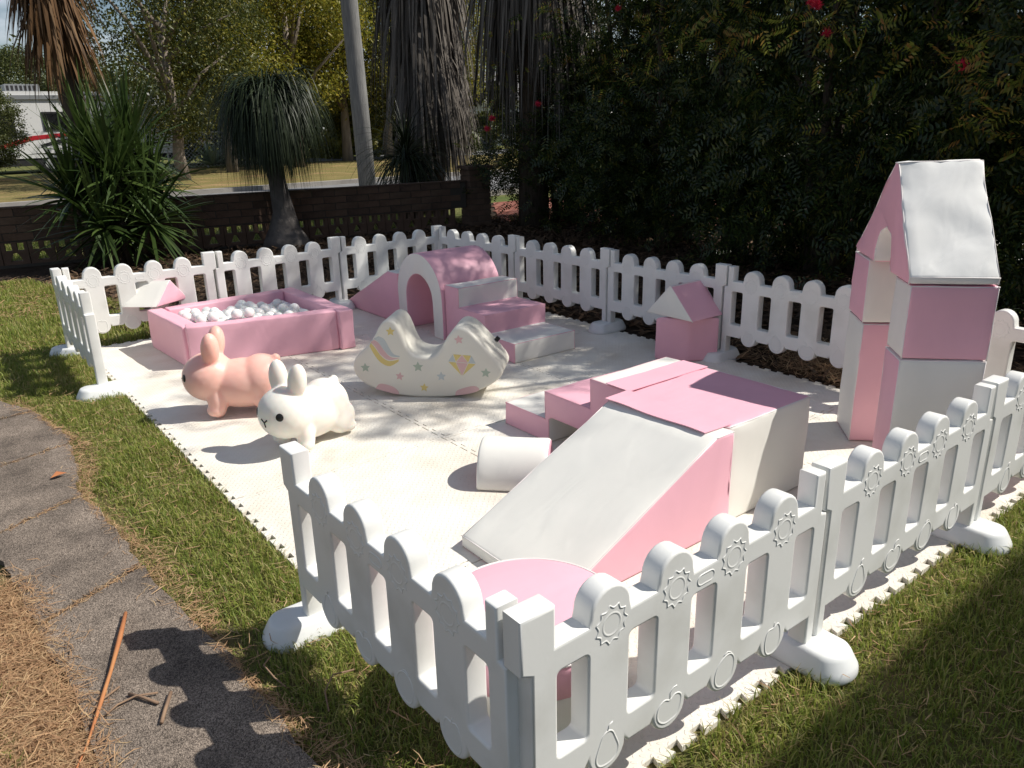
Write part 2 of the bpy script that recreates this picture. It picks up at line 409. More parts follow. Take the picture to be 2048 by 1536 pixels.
def emboss(name, cx, cz, rfun, sy, n=66, hgt=.0012, wl=.0024, ring=None, stem=None):
    """one raised outline (and an inner ring) as a single skin on the panel face"""
    V = []; F = []
    prof = [(0., 0)]
    if ring: prof += [(ring-.0042, 0), (ring-.0026, 0), (ring-.0009, .8), (ring+.0009, .8), (ring+.0026, 0), (ring+.004, 0)]
    kin = len(prof); nr = kin+6
    for k in range(n):
        a = 2*math.pi*k/n; ro_ = rfun(a)
        rad = [(r_, h) for r_, h in prof[1:]]+[(ro_-wl*1.9, 0), (ro_-wl, 0), (ro_-wl*.35, 1), (ro_+wl*.35, 1), (ro_+wl, 0), (ro_+wl*1.3, -.8)]
        for r_, h in rad: V.append((cx+r_*math.cos(a), sy*(TH/2+h*hgt+.0002), cz+r_*math.sin(a)))
    m_ = nr-1; V.append((cx, sy*(TH/2+.0002), cz)); c_ = len(V)-1
    for k in range(n):
        j = (k+1) % n
        F.append((c_, k*m_, j*m_))
        for q in range(m_-1): F.append((k*m_+q, k*m_+q+1, j*m_+q+1, j*m_+q))
    g = Geo().add(V, F)
    for st_ in (stem or []): g.tube([(x, sy*(TH/2), z) for x, z in st_], .0013, 6)
    return (name, g.mesh(name, [FENCELINE], True))
def relief():
    out = []
    def starr(a):
        q = (a*11/(2*math.pi)) % 1; return .0362+.0085*abs(2*q-1)**1.8
    def polar(pts):
        P = [(math.atan2(z, x) % (2*math.pi), math.hypot(x, z)) for x, z in pts]; P.sort()
        A = [P[-1][0]-2*math.pi]+[p[0] for p in P]+[P[0][0]+2*math.pi]; Q = [P[-1][1]]+[p[1] for p in P]+[P[0][1]]
        return lambda a: float(np.interp(a % (2*math.pi), A, Q))
    def smooth_pts(P): 
        for _ in range(3):
            P = [((P[i][0]*3+P[(i+1) % len(P)][0])/4, (P[i][1]*3+P[(i+1) % len(P)][1])/4) if h == 0 else ((P[i][0]+P[(i+1) % len(P)][0]*3)/4, (P[i][1]+P[(i+1) % len(P)][1]*3)/4) for i in range(len(P)) for h in (0, 1)]
        return P
    pear = polar(smooth_pts([(.036, -.014), (.022, -.040), (-.022, -.040), (-.036, -.014), (-.024, .016), (-.012, .044), (.012, .044), (.024, .016)]))
    apple = polar(smooth_pts([(.040, .004), (.030, -.030), (.006, -.034), (-.018, -.034), (-.042, -.012), (-.040, .020), (-.018, .034), (.0, .020), (.016, .034), (.038, .024)]))
    mango = polar(smooth_pts([(.038, .004), (.028, -.034), (-.008, -.042), (-.034, -.024), (-.036, .010), (-.016, .038), (.016, .046), (.034, .030)]))
    plum = polar(smooth_pts([(.035, .0), (.026, -.036), (.0, -.044), (-.026, -.036), (-.035, .0), (-.026, .036), (-.002, .030), (.020, .044)]))
    slot = polar([(x, z) for x, z in [(.016+.0125*math.cos(R(a)), .0125*math.sin(R(a))) for a in range(-90, 91, 15)]+[(-.016+.0125*math.cos(R(a)), .0125*math.sin(R(a))) for a in range(90, 271, 15)]+[(x_*.004, .0125) for x_ in range(-4, 5)]+[(x_*.004, -.0125) for x_ in range(-4, 5)]])
    for sy in (-1, 1):
        for x in PKX: out.append(emboss('sun_emblem', x+.001, .487, starr, sy, 88, ring=.0245, wl=.0021))
        x = PKX[0]-.004; out.append(emboss('pear_emblem', x, .185, pear, sy, stem=[[(x, .231), (x+.003, .243), (x+.014, .247)]]))
        x = PKX[1]-.004; out.append(emboss('apple_emblem', x, .180, apple, sy, stem=[[(x, .204), (x, .222), (x+.010, .232), (x+.022, .232)]]))
        x = PKX[2]-.004; out.append(emboss('mango_emblem', x, .180, mango, sy, stem=[[(x-.006, .226), (x+.008, .232), (x+.022, .225)]]))
        x = PKX[3]-.004; out.append(emboss('plum_emblem', x, .180, plum, sy, stem=[[(x, .214), (x+.002, .228)]]))
        out.append(emboss('slot_emblem', (PKX[1]+PKX[2])/2, .474, slot, sy, 60, wl=.002))
    return out
RELIEF = relief()
# foot: rounded block with sloping top, socket boss
def foot_mesh():
    g = Geo(); n = 36
    def loop(hw, hl, z):
        q = []
        for k in range(n):
            a = 2*math.pi*(k+.5)/n; c_, s_ = math.cos(a), math.sin(a)
            q.append((hw*c_, (hl-hw)*(1 if s_ > 0 else -1)+hw*s_, z))
        return q
    L_ = [loop(.078, .172, 0), loop(.0795, .1735, .006), loop(.078, .172, .020), loop(.073, .166, .030), loop(.064, .150, .056), loop(.058, .143, .065), loop(.050, .134, .069), loop(.02, .08, .071)]
    V = [p for l in L_ for p in l]; F = []
    for i in range(len(L_)-1):
        for k in range(n): F.append((i*n+k, i*n+(k+1) % n, (i+1)*n+(k+1) % n, (i+1)*n+k))
    F.append(tuple((len(L_)-1)*n+k for k in range(n))); F.append(tuple(range(n-1, -1, -1)))
    g.add(V, F)
    return g.mesh('stand', [FOOT], True)
FOOTM = foot_mesh()
Np, F1, F2, F3 = (.004, .0), (.985, -.003), (1.968, -.002), (2.96, 0)
Ep = (3.10, .02); R4 = (3.115, .95); R3 = (3.097, 1.912); R2 = (3.047, 2.841); R1 = (3.006, 3.817); Bp = (2.935, 4.80)
Wb2, Wb1, Wp, L5, L1 = (1.98, 4.815), (.988, 4.78), (.012, 4.821), (-.002, 3.765), (-.004, 1.001)
PANELS = [
 (L1, Np, 'white picket fence panel on the path side, nearest the camera, seen from its shaded back'),
 (Wp, L5, 'white picket fence panel at far left, seen almost edge on beside the gap'),
 (Np, F1, 'white picket fence panel in the foreground with four sun emblems and a large pear'),
 (F1, F2, 'second white picket fence panel along the front right edge of the mat'),
 (F2, F3, 'white picket fence panel cut by the right picture edge in front of the tower'),
 (R4, R3, 'white picket fence panel just left of the tall tower, behind the slide box'),
 (Ep, R4, 'white picket fence panel with a pinkish tint half hidden behind the tall tower'),
 (R3, R2, 'white shaded picket fence panel behind the little pink house'),
 (R2, R1, 'white shaded picket fence panel with a torn leaf on its rail right of the stairs'),
 (R1, Bp, 'white shaded picket fence panel behind the purple tunnel, next to the far corner'),
 (Bp, Wb2, 'white picket fence panel behind the pink ramp, left of the far corner'),
 (Wb2, Wb1, 'white picket fence panel directly behind the ball pit with one sunlit emblem'),
 (Wb1, Wp, 'sunlit white picket fence panel at far left behind the white wedge block'),
]
for a, b_, lab in PANELS:
    ln = math.hypot(b_[0]-a[0], b_[1]-a[1])
    root = tag(empty('picket_fence', (a[0], a[1], .0), math.atan2(b_[1]-a[1], b_[0]-a[0])), lab, 'fence panel', 'white picket fence panels round the mat')
    root.scale = (ln, 1, 1)
    link('panel', PANEL, parent=root)
    for nm, me in RELIEF: link(nm, me, parent=root)
FEET = [(L1, 90, 'white plastic fence stand on the grass at the near end of the gap'), (L5, 90, 'white plastic fence stand at the far end of the gap, on the mat corner'),
        (Wp, 45, 'white plastic fence stand under the far left fence corner'), (F1, 0, 'white plastic fence stand nearest the camera on the front right edge'),
        (F2, 0, 'white plastic fence stand on the right, second along the front edge'), (F3, 0, 'white plastic fence stand at the front right corner'), (Wb1, 0, 'white plastic fence stand behind the left side of the ball pit'),
        (Wb2, 0, 'white plastic fence stand between ball pit and pink ramp'), (Bp, 45, 'white plastic fence stand under the far corner behind the tunnel'),
        (R1, 87, 'white plastic fence stand behind the tunnel stairs'), (R2, 87, 'white plastic fence stand right of the stairs, by a mat seam'),
        (R3, 89, 'white plastic fence stand just right of the little pink house'), (R4, 89, 'white plastic fence stand behind the tall tower')]
for p, rz, lab in FEET:
    onmat = p[0] > .09 and 0 <= p[1] < 4.88 and p[0] < 3.09
    o = link('fence_stand', FOOTM, loc=(p[0]-.004, p[1], .02 if onmat or p in (F1, F2, F3) else .004)); o.rotation_euler = (0, 0, R(rz)); o.scale = (1, .84, .95)
    tag(o, lab, 'fence stand', 'white plastic stands holding the fence')

# ------------------------------------------------------------------ foam play pieces
def foam(name, prof, o, U, W, depth, edge_m, caps, label, cat, mats=(WHITE, PINK), z0=ZM, bev=.012, puff=.0035, seed=0, pipe=None, parent=None, group=None, smooth_ang=28, cuts=5):
    """profile (s,z) in the vertical plane o+s*U, extruded along W"""
    o = np.array([o[0], o[1]]); U = np.array(U, float); U /= np.linalg.norm(U); W = np.array(W, float); W /= np.linalg.norm(W)
    org = o+W*depth/2
    bm = bmesh.new(); n = len(prof); A = []; B = []
    for s, z in prof:
        p = o+U*s; A.append(bm.verts.new((p[0]-org[0], p[1]-org[1], z-z0)))
        p = p+W*depth; B.append(bm.verts.new((p[0]-org[0], p[1]-org[1], z-z0)))
    fs = []
    fA = bm.faces.new(A[::-1]); fA.material_index = caps[0]
    fB = bm.faces.new(B); fB.material_index = caps[1]
    for i in range(n):
        f = bm.faces.new((A[i], A[(i+1) % n], B[(i+1) % n], B[i])); f.material_index = edge_m[i] if isinstance(edge_m, (list, tuple)) else edge_m
    bmesh.ops.recalc_face_normals(bm, faces=bm.faces[:])
    bm.normal_update(); bm.edges.ensure_lookup_table()
    sharp = [e for e in bm.edges if len(e.link_faces) == 2 and e.calc_face_angle(0) > R(smooth_ang)]
    segs = [(e.verts[0].co.copy(), e.verts[1].co.copy(), (e.link_faces[0].normal+e.link_faces[1].normal).normalized(), e.link_faces[0].normal.dot(e.link_faces[1].normal)) for e in sharp]
    bmesh.ops.bevel(bm, geom=sharp, offset=bev, offset_type='OFFSET', segments=3, profile=.5, affect='EDGES', clamp_overlap=True, material=-1)
    big = [e for e in bm.edges if e.calc_length() > .07]
    bmesh.ops.subdivide_edges(bm, edges=big, cuts=cuts, use_grid_fill=True)
    big = [e for e in bm.edges if e.calc_length() > .042]
    bmesh.ops.subdivide_edges(bm, edges=big, cuts=1, use_grid_fill=True)
    bm.normal_update()
    SA = np.array([tuple(q_[0]) for q_ in segs]); SB = np.array([tuple(q_[1]) for q_ in segs]); SD = SB-SA; SL = (SD**2).sum(1)+1e-9
    for v in bm.verts:
        q = v.co*6+Vector((seed*3.1, seed*1.7, 0))
        d = noise.noise(q)*puff+noise.noise(v.co*17+Vector((0, seed, 2)))*puff*.35
        pc = np.array(v.co); tt_ = np.clip(((pc-SA)*SD).sum(1)/SL, 0, 1); dd_ = math.sqrt((((SA+SD*tt_[:, None])-pc)**2).sum(1).min())
        d += noise.noise(v.co*31+Vector((seed, 4, 1)))*puff*.9*math.exp(-dd_/.035)*min(1, dd_/.012)
        if v.co.z < .012: d = min(d, 0)*.3
        v.co += v.normal*d
    me = bpy.data.meshes.new(name); bm.to_mesh(me); bm.free()
    for m in mats: me.materials.append(m)
    for pl in me.polygons: pl.use_smooth = True
    ob = link(name, me, loc=(org[0], org[1], z0), parent=parent)
    if label: tag(ob, label, cat, group)
    if pipe is not None:
        g = Geo()
        for a, b_, nn, dt in segs:
            if max(a.z, b_.z) < .01: continue
            hf = math.acos(max(-1, min(1, dt)))/2; ins_ = bev*(1/max(math.cos(hf), .35)-1)*.95+.0008
            N = 6; P = []
            for k in range(N+1):
                c = a.lerp(b_, k/N); d = noise.noise(c*6+Vector((seed*3.1, seed*1.7, 0)))*puff
                P.append(c-nn*ins_+nn*d)
            g.tube(P, .0024, 5)
        g.build('piping', [pipe], parent=ob, smooth=True)
    return ob

X, Y = (1, 0), (0, 1)
rect = lambda w_, h0, h1: [(0, h0), (w_, h0), (w_, h1), (0, h1)]
# --- near climbing set: slide, box, steps
foam('slide_block', [(.583, ZM), (1.385, ZM), (1.385, .398), (1.29, .398), (.583, .066)], (0, .556), X, Y, .515, [1, 1, 0, 0, 0], (1, 1),
     'large foam slide with off-white slope and pink sides in the foreground', 'foam slide', seed=1, pipe=PIPE, puff=.005)
box = foam('foam_box', rect(.50, ZM, .400), (1.393, .583), X, Y, .51, [0, 0, 1, 0], (0, 0), 'square foam box with pink top and cream sides behind the foreground slide', 'foam box', seed=2, pipe=PIPE, puff=.004)
def flap(quad, th, m, parent, name='flap', seed=0):
    """thin fabric flap over a quad of world points a,b,c,d"""
    n1_, n2_ = 14, 5; V = []; F = []
    a, b_, c_, d_ = [np.array(q, float) for q in quad]
    for lay in (0, 1):
        for i in range(n1_+1):
            for j in range(n2_+1):
                u, v = i/n1_, j/n2_
                p = (a*(1-u)+b_*u)*(1-v)+(d_*(1-u)+c_*u)*v
                z = noise.noise(Vector((p[0]*9+seed, p[1]*9, 1)))*.004*v
                V.append((p[0], p[1], p[2]+z+(th if lay else 0)))
    st_ = (n1_+1)*(n2_+1); ix = lambda l, i, j: l*st_+i*(n2_+1)+j
    for i in range(n1_):
        for j in range(n2_):
            F.append((ix(1,i,j), ix(1,i+1,j), ix(1,i+1,j+1), ix(1,i,j+1))); F.append((ix(0,i,j), ix(0,i,j+1), ix(0,i+1,j+1), ix(0,i+1,j)))
    for i in range(n1_):
        F.append((ix(0,i,0), ix(0,i+1,0), ix(1,i+1,0), ix(1,i,0))); F.append((ix(0,i,n2_), ix(1,i,n2_), ix(1,i+1,n2_), ix(0,i+1,n2_)))
    for j in range(n2_):
        F.append((ix(0,0,j), ix(1,0,j), ix(1,0,j+1), ix(0,0,j+1))); F.append((ix(0,n1_,j), ix(0,n1_,j+1), ix(1,n1_,j+1), ix(1,n1_,j)))
    L0 = parent.location
    fm = me_py(name, [(x-L0[0], y-L0[1], z-L0[2]) for x, y, z in V], F, m, smooth=True); fm.set_sharp_from_angle(angle=R(40))
    return link(name, fm, parent=parent)
flap([(1.41, 1.085, .4035), (1.41, .592, .4035), (1.285, .605, .4025), (1.275, 1.075, .4025)], .0032, PINK, box, seed=3)
flap([(1.402, 1.07, .4035), (1.885, 1.07, .4035), (1.875, 1.195, .4055), (1.402, 1.20, .4055)], .0032, PINK, box, seed=8)
stepA = [(1.896, ZM), (1.896, .135), (1.600, .135), (1.600, .266), (1.305, .266), (1.305, .398), (1.100, .398), (1.100, ZM), (1.20, ZM), (1.20, .135), (1.215, .148), (1.555, .148), (1.572, .135), (1.572, ZM)]
stepA = [(s, z) for s, z in stepA][::-1]
#   edges after reversing: list materials by normal below
def edge_mats(prof, fn):
    n = len(prof); return [fn(prof[i], prof[(i+1) % n]) for i in range(n)]
def smA(p, q):
    if abs(p[1]-q[1]) < 1e-6:
        z = p[1]
        return 1 if abs(z-.266) < .01 else 0
    if min(p[1], q[1]) > .25 : return 0
    return 1 if abs(p[0]-1.6) < .01 else 0
foam('foam_steps', stepA, (1.413, 0), Y, X, .475, edge_mats(stepA, smA), (1, 1), 'three foam steps with pink sides and white treads behind the foreground box', 'foam steps', seed=3, pipe=PIPEP, puff=.004, bev=.009)
# loose half-round block
hr = [(-.15+.002, ZM)]+[(.15*math.cos(math.pi*(1-k/18)), ZM+.012+.155*math.sin(math.pi*k/18)) for k in range(19)]+[(.148, ZM)]
hU = np.array([.72, .69]); hW = np.array([.69, -.72])
hc = np.array([.873, 1.392])+hU/np.linalg.norm(hU)*.15
foam('half_round_block', hr[::-1], hc, hU, hW, .285, 0, (1, 1), 'small white half-round foam block lying loose beside the slide', 'foam block', seed=4, pipe=None, bev=.012, puff=.002)
# --- far climbing set: ramp, tunnel, steps
foam('foam_ramp', [(3.995, ZM), (4.875, ZM), (4.875, .055), (4.14, .398), (3.995, .398)], (2.05, 0), Y, X, .49, [1, 0, 0, 0, 1], (1, 1), 'shaded pink foam ramp leading up to the tunnel from the far fence', 'foam ramp', seed=5, pipe=PIPEP)
oy, rz_, rin = 3.692, .2925, .1725
tun = [(3.40, ZM)]+[(3.52, ZM)]
inner = [(oy-rin*math.cos(math.pi*k/16), .262+rin*math.sin(math.pi*k/16)) for k in range(17)]
outer = [(oy+rz_*math.cos(math.pi*k/20), .288+rz_*math.sin(math.pi*k/20)) for k in range(21)]
tun = [(3.3995, ZM), (3.5195, ZM)]+inner+[(3.8645, ZM), (3.9845, ZM)]+outer
tun_m = edge_mats(tun, lambda p, q: 1)
foam('tunnel_arch', tun, (2.04, 0), Y, X, .50, tun_m, (0, 0), 'arched foam tunnel with white face and purple pink curved roof', 'foam tunnel', seed=6, pipe=None, bev=.007, puff=.003)
stepB = [(2.645, ZM), (2.645, .145), (2.935, .145), (2.935, .270), (3.232, .270), (3.232, .400), (3.395, .400), (3.395, ZM)]
def smB(p, q):
    if abs(p[1]-q[1]) < 1e-6: return 1 if abs(p[1]-.27) < .01 else 0
    if abs(p[0]-2.935) < .01: return 1
    return 0
foam('foam_steps', stepB, (2.062, 0), Y, X, .495, edge_mats(stepB, smB), (1, 1), 'three foam steps dappled with leaf shade leading up to the arched tunnel', 'foam steps', seed=7, pipe=PIPEP, puff=.003, bev=.009)
# --- little house
hx = np.array([.166, -.087]); hy = np.array([-.11, .185]); hn = np.array([2.862, 1.972])
foam('foam_cube', rect(.195, ZM, .285), hn, hx, hy, .205, 1, (1, 1), 'small pink foam cube under the little house roof', 'foam cube', seed=8, pipe=None, puff=.002)
foam('foam_roof', [(1.895, .292), (2.255, .292), (2.082, .478), (2.068, .478)], (2.795, 0), Y, X, .285, [0, 1, 1, 1], (0, 0), 'small triangular foam roof with white gable and pink slopes on the pink cube', 'foam roof', z0=.292, seed=9, pipe=PIPE, bev=.006, puff=.002)
# --- castle gate: two columns and a roof
ca = np.array([.7424, .6700]); cb = np.array([.6700, -.7424])
nF = np.array([2.449, .7035]); Cc = np.array([2.0505, .3438])-ca*.0
def blk(name, o, wa, z0, z1, em, caps, label, sd_, dep=.292, jit=0):
    return foam(name, rect(wa, z0+.002, z1-.002), o+cb*jit, ca, cb, dep, em, caps, label, 'foam block', z0=z0+.002, seed=sd_, pipe=PIPE, bev=.011, puff=.005)
blk('foam_block', nF, .249, ZM, .568, [1, 1, 1, 1], (0, 0), 'tall white and pink foam block at the foot of the tower, farther column', 11)
blk('foam_block', nF, .249, .568, .842, [0, 0, 0, 0], (1, 1), 'pink foam block on top of the farther tower column, under the roof', 12, jit=-.004)
blk('foam_block', Cc, .186, ZM, .568, [0, 0, 0, 0], (1, 1), 'cream foam block with pink side at the foot of the tower, nearer column', 13)
blk('foam_block', Cc, .186, .568, .842, [1, 1, 1, 1], (0, 0), 'mauve pink foam block with white side on the nearer tower column', 14, jit=.003)
def s_of(p): return float(np.dot(np.array(p)-nF, ca))
s0, s1 = s_of((2.06, .352))-.012, s_of((2.634, .8705))-.03
sa = s_of((2.295, .564)); sna, snl, snr = s_of((2.312, .5796)), s_of((2.3936, .6534)), s_of((2.2251, .5014))
roofp = [(s0, .845), (snr, .845), (snr+.004, .90), (snr+.02, .945), (snr+.045, .975), (sna, .998), (snl-.045, .975), (snl-.02, .945), (snl-.004, .90), (snl, .845), (s1, .845), (s1+.004, .87), (sa+.016, 1.246), (sa-.016, 1.246), (s0-.004, .87)]
n_ = len(roofp)
rm = [1, 0, 0, 0, 0, 0, 0, 0, 0, 1, 0, 0, 0, 0, 0]
foam('tower_roof', roofp, nF-cb*.006, ca, cb, .295, rm, (1, 1), 'tall pointed foam roof with wrinkled white slope and pink arched gable on the tower', 'foam roof', mats=(WRINK, PINK), z0=.845, seed=15, pipe=PIPE, bev=.009, puff=.010, cuts=7)
# --- round pouf in the near corner
def lathe(prof, n, mats, mi, name):
    V = []; F = []; ml = []
    for r_, z in prof:
        for k in range(n): a = 2*math.pi*k/n; V.append((r_*math.cos(a), r_*math.sin(a), z))
    for i in range(len(prof)-1):
        for k in range(n): F.append((i*n+k, i*n+(k+1) % n, (i+1)*n+(k+1) % n, (i+1)*n+k)); ml.append(mi[i])
    F.append(tuple((len(prof)-1)*n+k for k in range(n))); ml.append(mi[-1])
    return me_py(name, V, F, mats, ml, True)
pp = [(.232, 0), (.236, .006), (.236, .146), (.234, .1485), (.236, .151), (.236, .232), (.231, .239), (.222, .2425), (.12, .2455), (.04, .246)]
po = link('round_pouf', lathe(pp, 64, [WHITE, PINK], [0, 0, 0, 1, 1, 1, 1, 1, 1, 1], 'round_pouf'), loc=(.322, .372, ZM))
tag(po, 'round foam pouf with pink top and cream base in the near fence corner', 'foam pouf')
g = Geo(); g.tube([(.2345*math.cos(a), .2345*math.sin(a), .238) for a in np.linspace(0, 2*math.pi, 64, endpoint=False)], .0035, 6, closed=True); g.build('piping', [PIPE], parent=po, smooth=True)
# --- ball pit
pit = tag(empty('ball_pit', (1.0, 4.2, ZM)), 'square pink foam ball pit with a gaping front left corner', 'ball pit')
def wall_part(name, A, B, th, seed):
    A = np.array(A); B = np.array(B); d = B-A; ln = np.linalg.norm(d); d /= ln; nrm = np.array([-d[1], d[0]])
    ob = foam(name, rect(ln, ZM, .281), A, d, nrm, th, 1, (1, 1), None, None, seed=seed, pipe=None, bev=.011, puff=.005, parent=pit)
    ob.location = Vector(ob.location)-Vector(pit.location)
wall_part('wall', (.515, 3.905), (1.405, 3.682), .105, 21)
wall_part('wall', (1.512, 3.655), (1.512, 4.66), .105, 22)
wall_part('wall', (1.402, 4.655), (.58, 4.62), .105, 23)
wall_part('wall', (.468, 4.61), (.502, 3.945), .105, 24)
gf = Geo().box(.56-1, 1.42-1, 3.90-4.2, 4.56-4.2, .004, .135); gf.build('floor_pad', [PINK], parent=pit)
# balls settled by a small relaxation
NB = 170; RB = .0365
bpz = np.column_stack([RNG.uniform(.63, 1.37, NB), RNG.uniform(3.86, 4.5, NB), RNG.uniform(.2, .6, NB)])
def ywall(x): return 3.905+(x-.515)*(-.2506)+.108
for it in range(260):
    bpz[:, 2] -= .004
    bpz[:, 2] += .0006*(bpz[:, 0] < 0)
    d = bpz[:, None]-bpz[None]; dist = np.linalg.norm(d, axis=2)+np.eye(NB)*9
    ov = np.clip(2*RB-dist, 0, None); push = (d/dist[..., None]*ov[..., None]*.5).sum(1); push = np.clip(push, -.02, .02)
    bpz += push
    bpz[:, 0] = np.clip(bpz[:, 0], .61+RB, 1.405-RB); bpz[:, 1] = np.clip(bpz[:, 1], np.array([ywall(x) for x in bpz[:, 0]])+RB, 4.545-RB); bpz[:, 2] = np.maximum(bpz[:, 2], .165+RB*.6)
ico = bmesh.new(); bmesh.ops.create_icosphere(ico, subdivisions=3, radius=RB); bme = bpy.data.meshes.new('ball'); ico.to_mesh(bme); ico.free()
for pl in bme.polygons: pl.use_smooth = True
bme.materials.append(BALLM)
extra = [(1.02, 4.47, .30), (1.30, 4.42, .275), (.86, 4.44, .27)]
for p in list(bpz)+extra[:0]:
    o = link('ball', bme, loc=p); tag(o, 'white plastic ball among the others in the pink ball pit', 'ball', 'white balls in the ball pit')
# --- white and pink wedge lying on the pit's back left corner
A_, B_, C_ = np.array([.352, 4.771]), np.array([.536, 4.617]), np.array([.791, 4.776])
U_ = (C_-B_); wl = np.linalg.norm(U_); U_ /= wl; W_ = (A_-B_); dl = np.linalg.norm(W_)
foam('wedge_block', [(0, .286), (wl, .286), (wl*.52+.006, .441), (wl*.52-.006, .441)], B_, U_, W_, dl, [1, 1, 1, 0], (1, 1), 'white and pink triangular foam wedge resting on the ball pit corner', 'foam wedge', z0=.286, seed=31, pipe=PIPE, bev=.006, puff=.002)

# --- rocker
RO = np.array([1.36, 2.445]); RU = np.array([.70, -.714]); RU /= np.linalg.norm(RU); RW = np.array([.714, .70]); RW /= np.linalg.norm(RW)
rock = [(-.45,.195),(-.445,.148),(-.407,.101),(-.34,.062),(-.227,.032),(-.112,.0205),(-.02,.0205),(.117,.030),(.232,.060),(.314,.103),(.359,.145),(.371,.172),(.361,.205),(.327,.25),(.285,.299),(.242,.348),(.2,.393),(.157,.414),(.122,.408),(.094,.382),(.06,.332),(.04,.291),(.016,.263),(-.021,.247),(-.075,.247),(-.119,.263),(-.14,.293),(-.159,.342),(-.177,.397),(-.197,.432),(-.223,.449),(-.255,.446),(-.284,.418),(-.316,.359),(-.352,.308),(-.392,.275),(-.432,.238)]
# smooth the outline once
def chaikin(P, k=2):
    for _ in range(k):
        Q = []
        for i in range(len(P)):
            a, b_ = np.array(P[i]), np.array(P[(i+1) % len(P)]); Q += [tuple(a*.75+b_*.25), tuple(a*.25+b_*.75)]
        P = Q
    return P
rk = chaikin(rock, 1)
ro = foam('rocker', rk, RO, RU, RW, .27, 0, (0, 0), 'cream two-humped foam rocker printed with pastel stars, rainbow and diamond', 'rocker', mats=(ROCK, PINK), z0=ZM, seed=41, bev=.016, puff=.001, smooth_ang=40, pipe=None)
def decal(name, poly, m, off=.0012):
    o_ = np.array(ro.location)
    V = []
    for s, z in poly:
        p = RO+RU*s-RW*off; V.append((p[0]-o_[0], p[1]-o_[1], z-o_[2]))
    for s, z in poly:
        p = RO+RU*s+RW*.002; V.append((p[0]-o_[0], p[1]-o_[1], z-o_[2]))
    n = len(poly)
    return link(name, me_py(name, V, [tuple(range(n))]+[(i, n+i, n+(i+1) % n, (i+1) % n) for i in range(n)], m), parent=ro)
def star(cx, cz, r_, m, rot=0):
    decal('star', [(cx+(r_ if k % 2 == 0 else r_*.48)*math.sin(rot+math.pi*k/5), cz+(r_ if k % 2 == 0 else r_*.48)*math.cos(rot+math.pi*k/5)) for k in range(10)], m)
star(-.225, .387, .026, PY); star(-.379, .184, .027, PG); star(-.191, .139, .025, PP, .2); star(-.087, .194, .030, PG); star(-.06, .078, .025, PY, .1); star(.037, .143, .027, PB); star(.141, .347, .026, PP, -.1); star(.278, .167, .028, PG, .1)
def band(name, up, lo, m): decal(name, up+lo[::-1], m)
def spl(P, n=14):
    P = np.array(P); t_ = np.linspace(0, len(P)-1, n); out = []
    for tt in t_:
        i = min(int(tt), len(P)-2); q = tt-i
        p0, p1, p2, p3 = P[max(i-1, 0)], P[i], P[i+1], P[min(i+2, len(P)-1)]
        out.append(tuple(.5*((2*p1)+(-p0+p2)*q+(2*p0-5*p1+4*p2-p3)*q*q+(-p0+3*p1-3*p2+p3)*q**3)))
    return out
e0 = spl([(-.293,.361),(-.262,.345),(-.238,.297),(-.215,.262),(-.183,.253)])
e1 = spl([(-.320,.345),(-.296,.330),(-.268,.287),(-.235,.252),(-.186,.247)])
e2 = spl([(-.336,.328),(-.314,.302),(-.286,.258),(-.245,.230),(-.188,.240)])
e3 = spl([(-.345,.305),(-.325,.262),(-.292,.216),(-.243,.195),(-.192,.222)])
e1b = [(a+.002, b_-.006) for a, b_ in e1]; e2b = [(a-.001, b_-.006) for a, b_ in e2]
band('stripe', e0, e1, PB); band('stripe', e1b, e2, PP); band('stripe', e2b, e3, PY)
dT1, dT2, dL, dR, dB = (.106,.269), (.204,.262), (.077,.228), (.229,.217), (.150,.146)
lp = lambda p, q, k: (p[0]+(q[0]-p[0])*k, p[1]+(q[1]-p[1])*k)
mid1, mid2 = lp(dL, dR, .28), lp(dL, dR, .72); topm = lp(dT1, dT2, .5)
def shr(P, k=.90):
    c_ = np.mean(P, axis=0); return [tuple(c_+(np.array(p)-c_)*k) for p in P]
for P, m in ((([dL, mid1, dT1][::-1]), PB), ([mid1, topm, dT1], PY), ([mid1, mid2, topm], PP), ([mid2, dT2, topm], PY), ([mid2, dR, dT2], PB), ([dL, dB, mid1], PY), ([mid1, dB, mid2], PP), ([mid2, dB, dR], PY)):
    decal('diamond_facet', shr(P), m)
decal('patch', spl([(-.331,.066),(-.31,.092),(-.28,.093),(-.235,.080),(-.208,.058),(-.204,.036),(-.26,.046),(-.331,.066)], 18), PP)
decal('patch', spl([(.109,.037),(.115,.062),(.15,.078),(.2,.092),(.23,.088),(.237,.068),(.18,.048),(.109,.037)], 18), PP)
g = Geo(); q = RO+RU*.31+RW*.225
g.box(-.012, .012, -.008, .008, -.01, .012); tg = g.build('black_tag', [BLACK], parent=ro); tg.location = (q[0]-ro.location[0], q[1]-ro.location[1], .292-ZM); tg.rotation_euler = (0, R(40), R(-45))

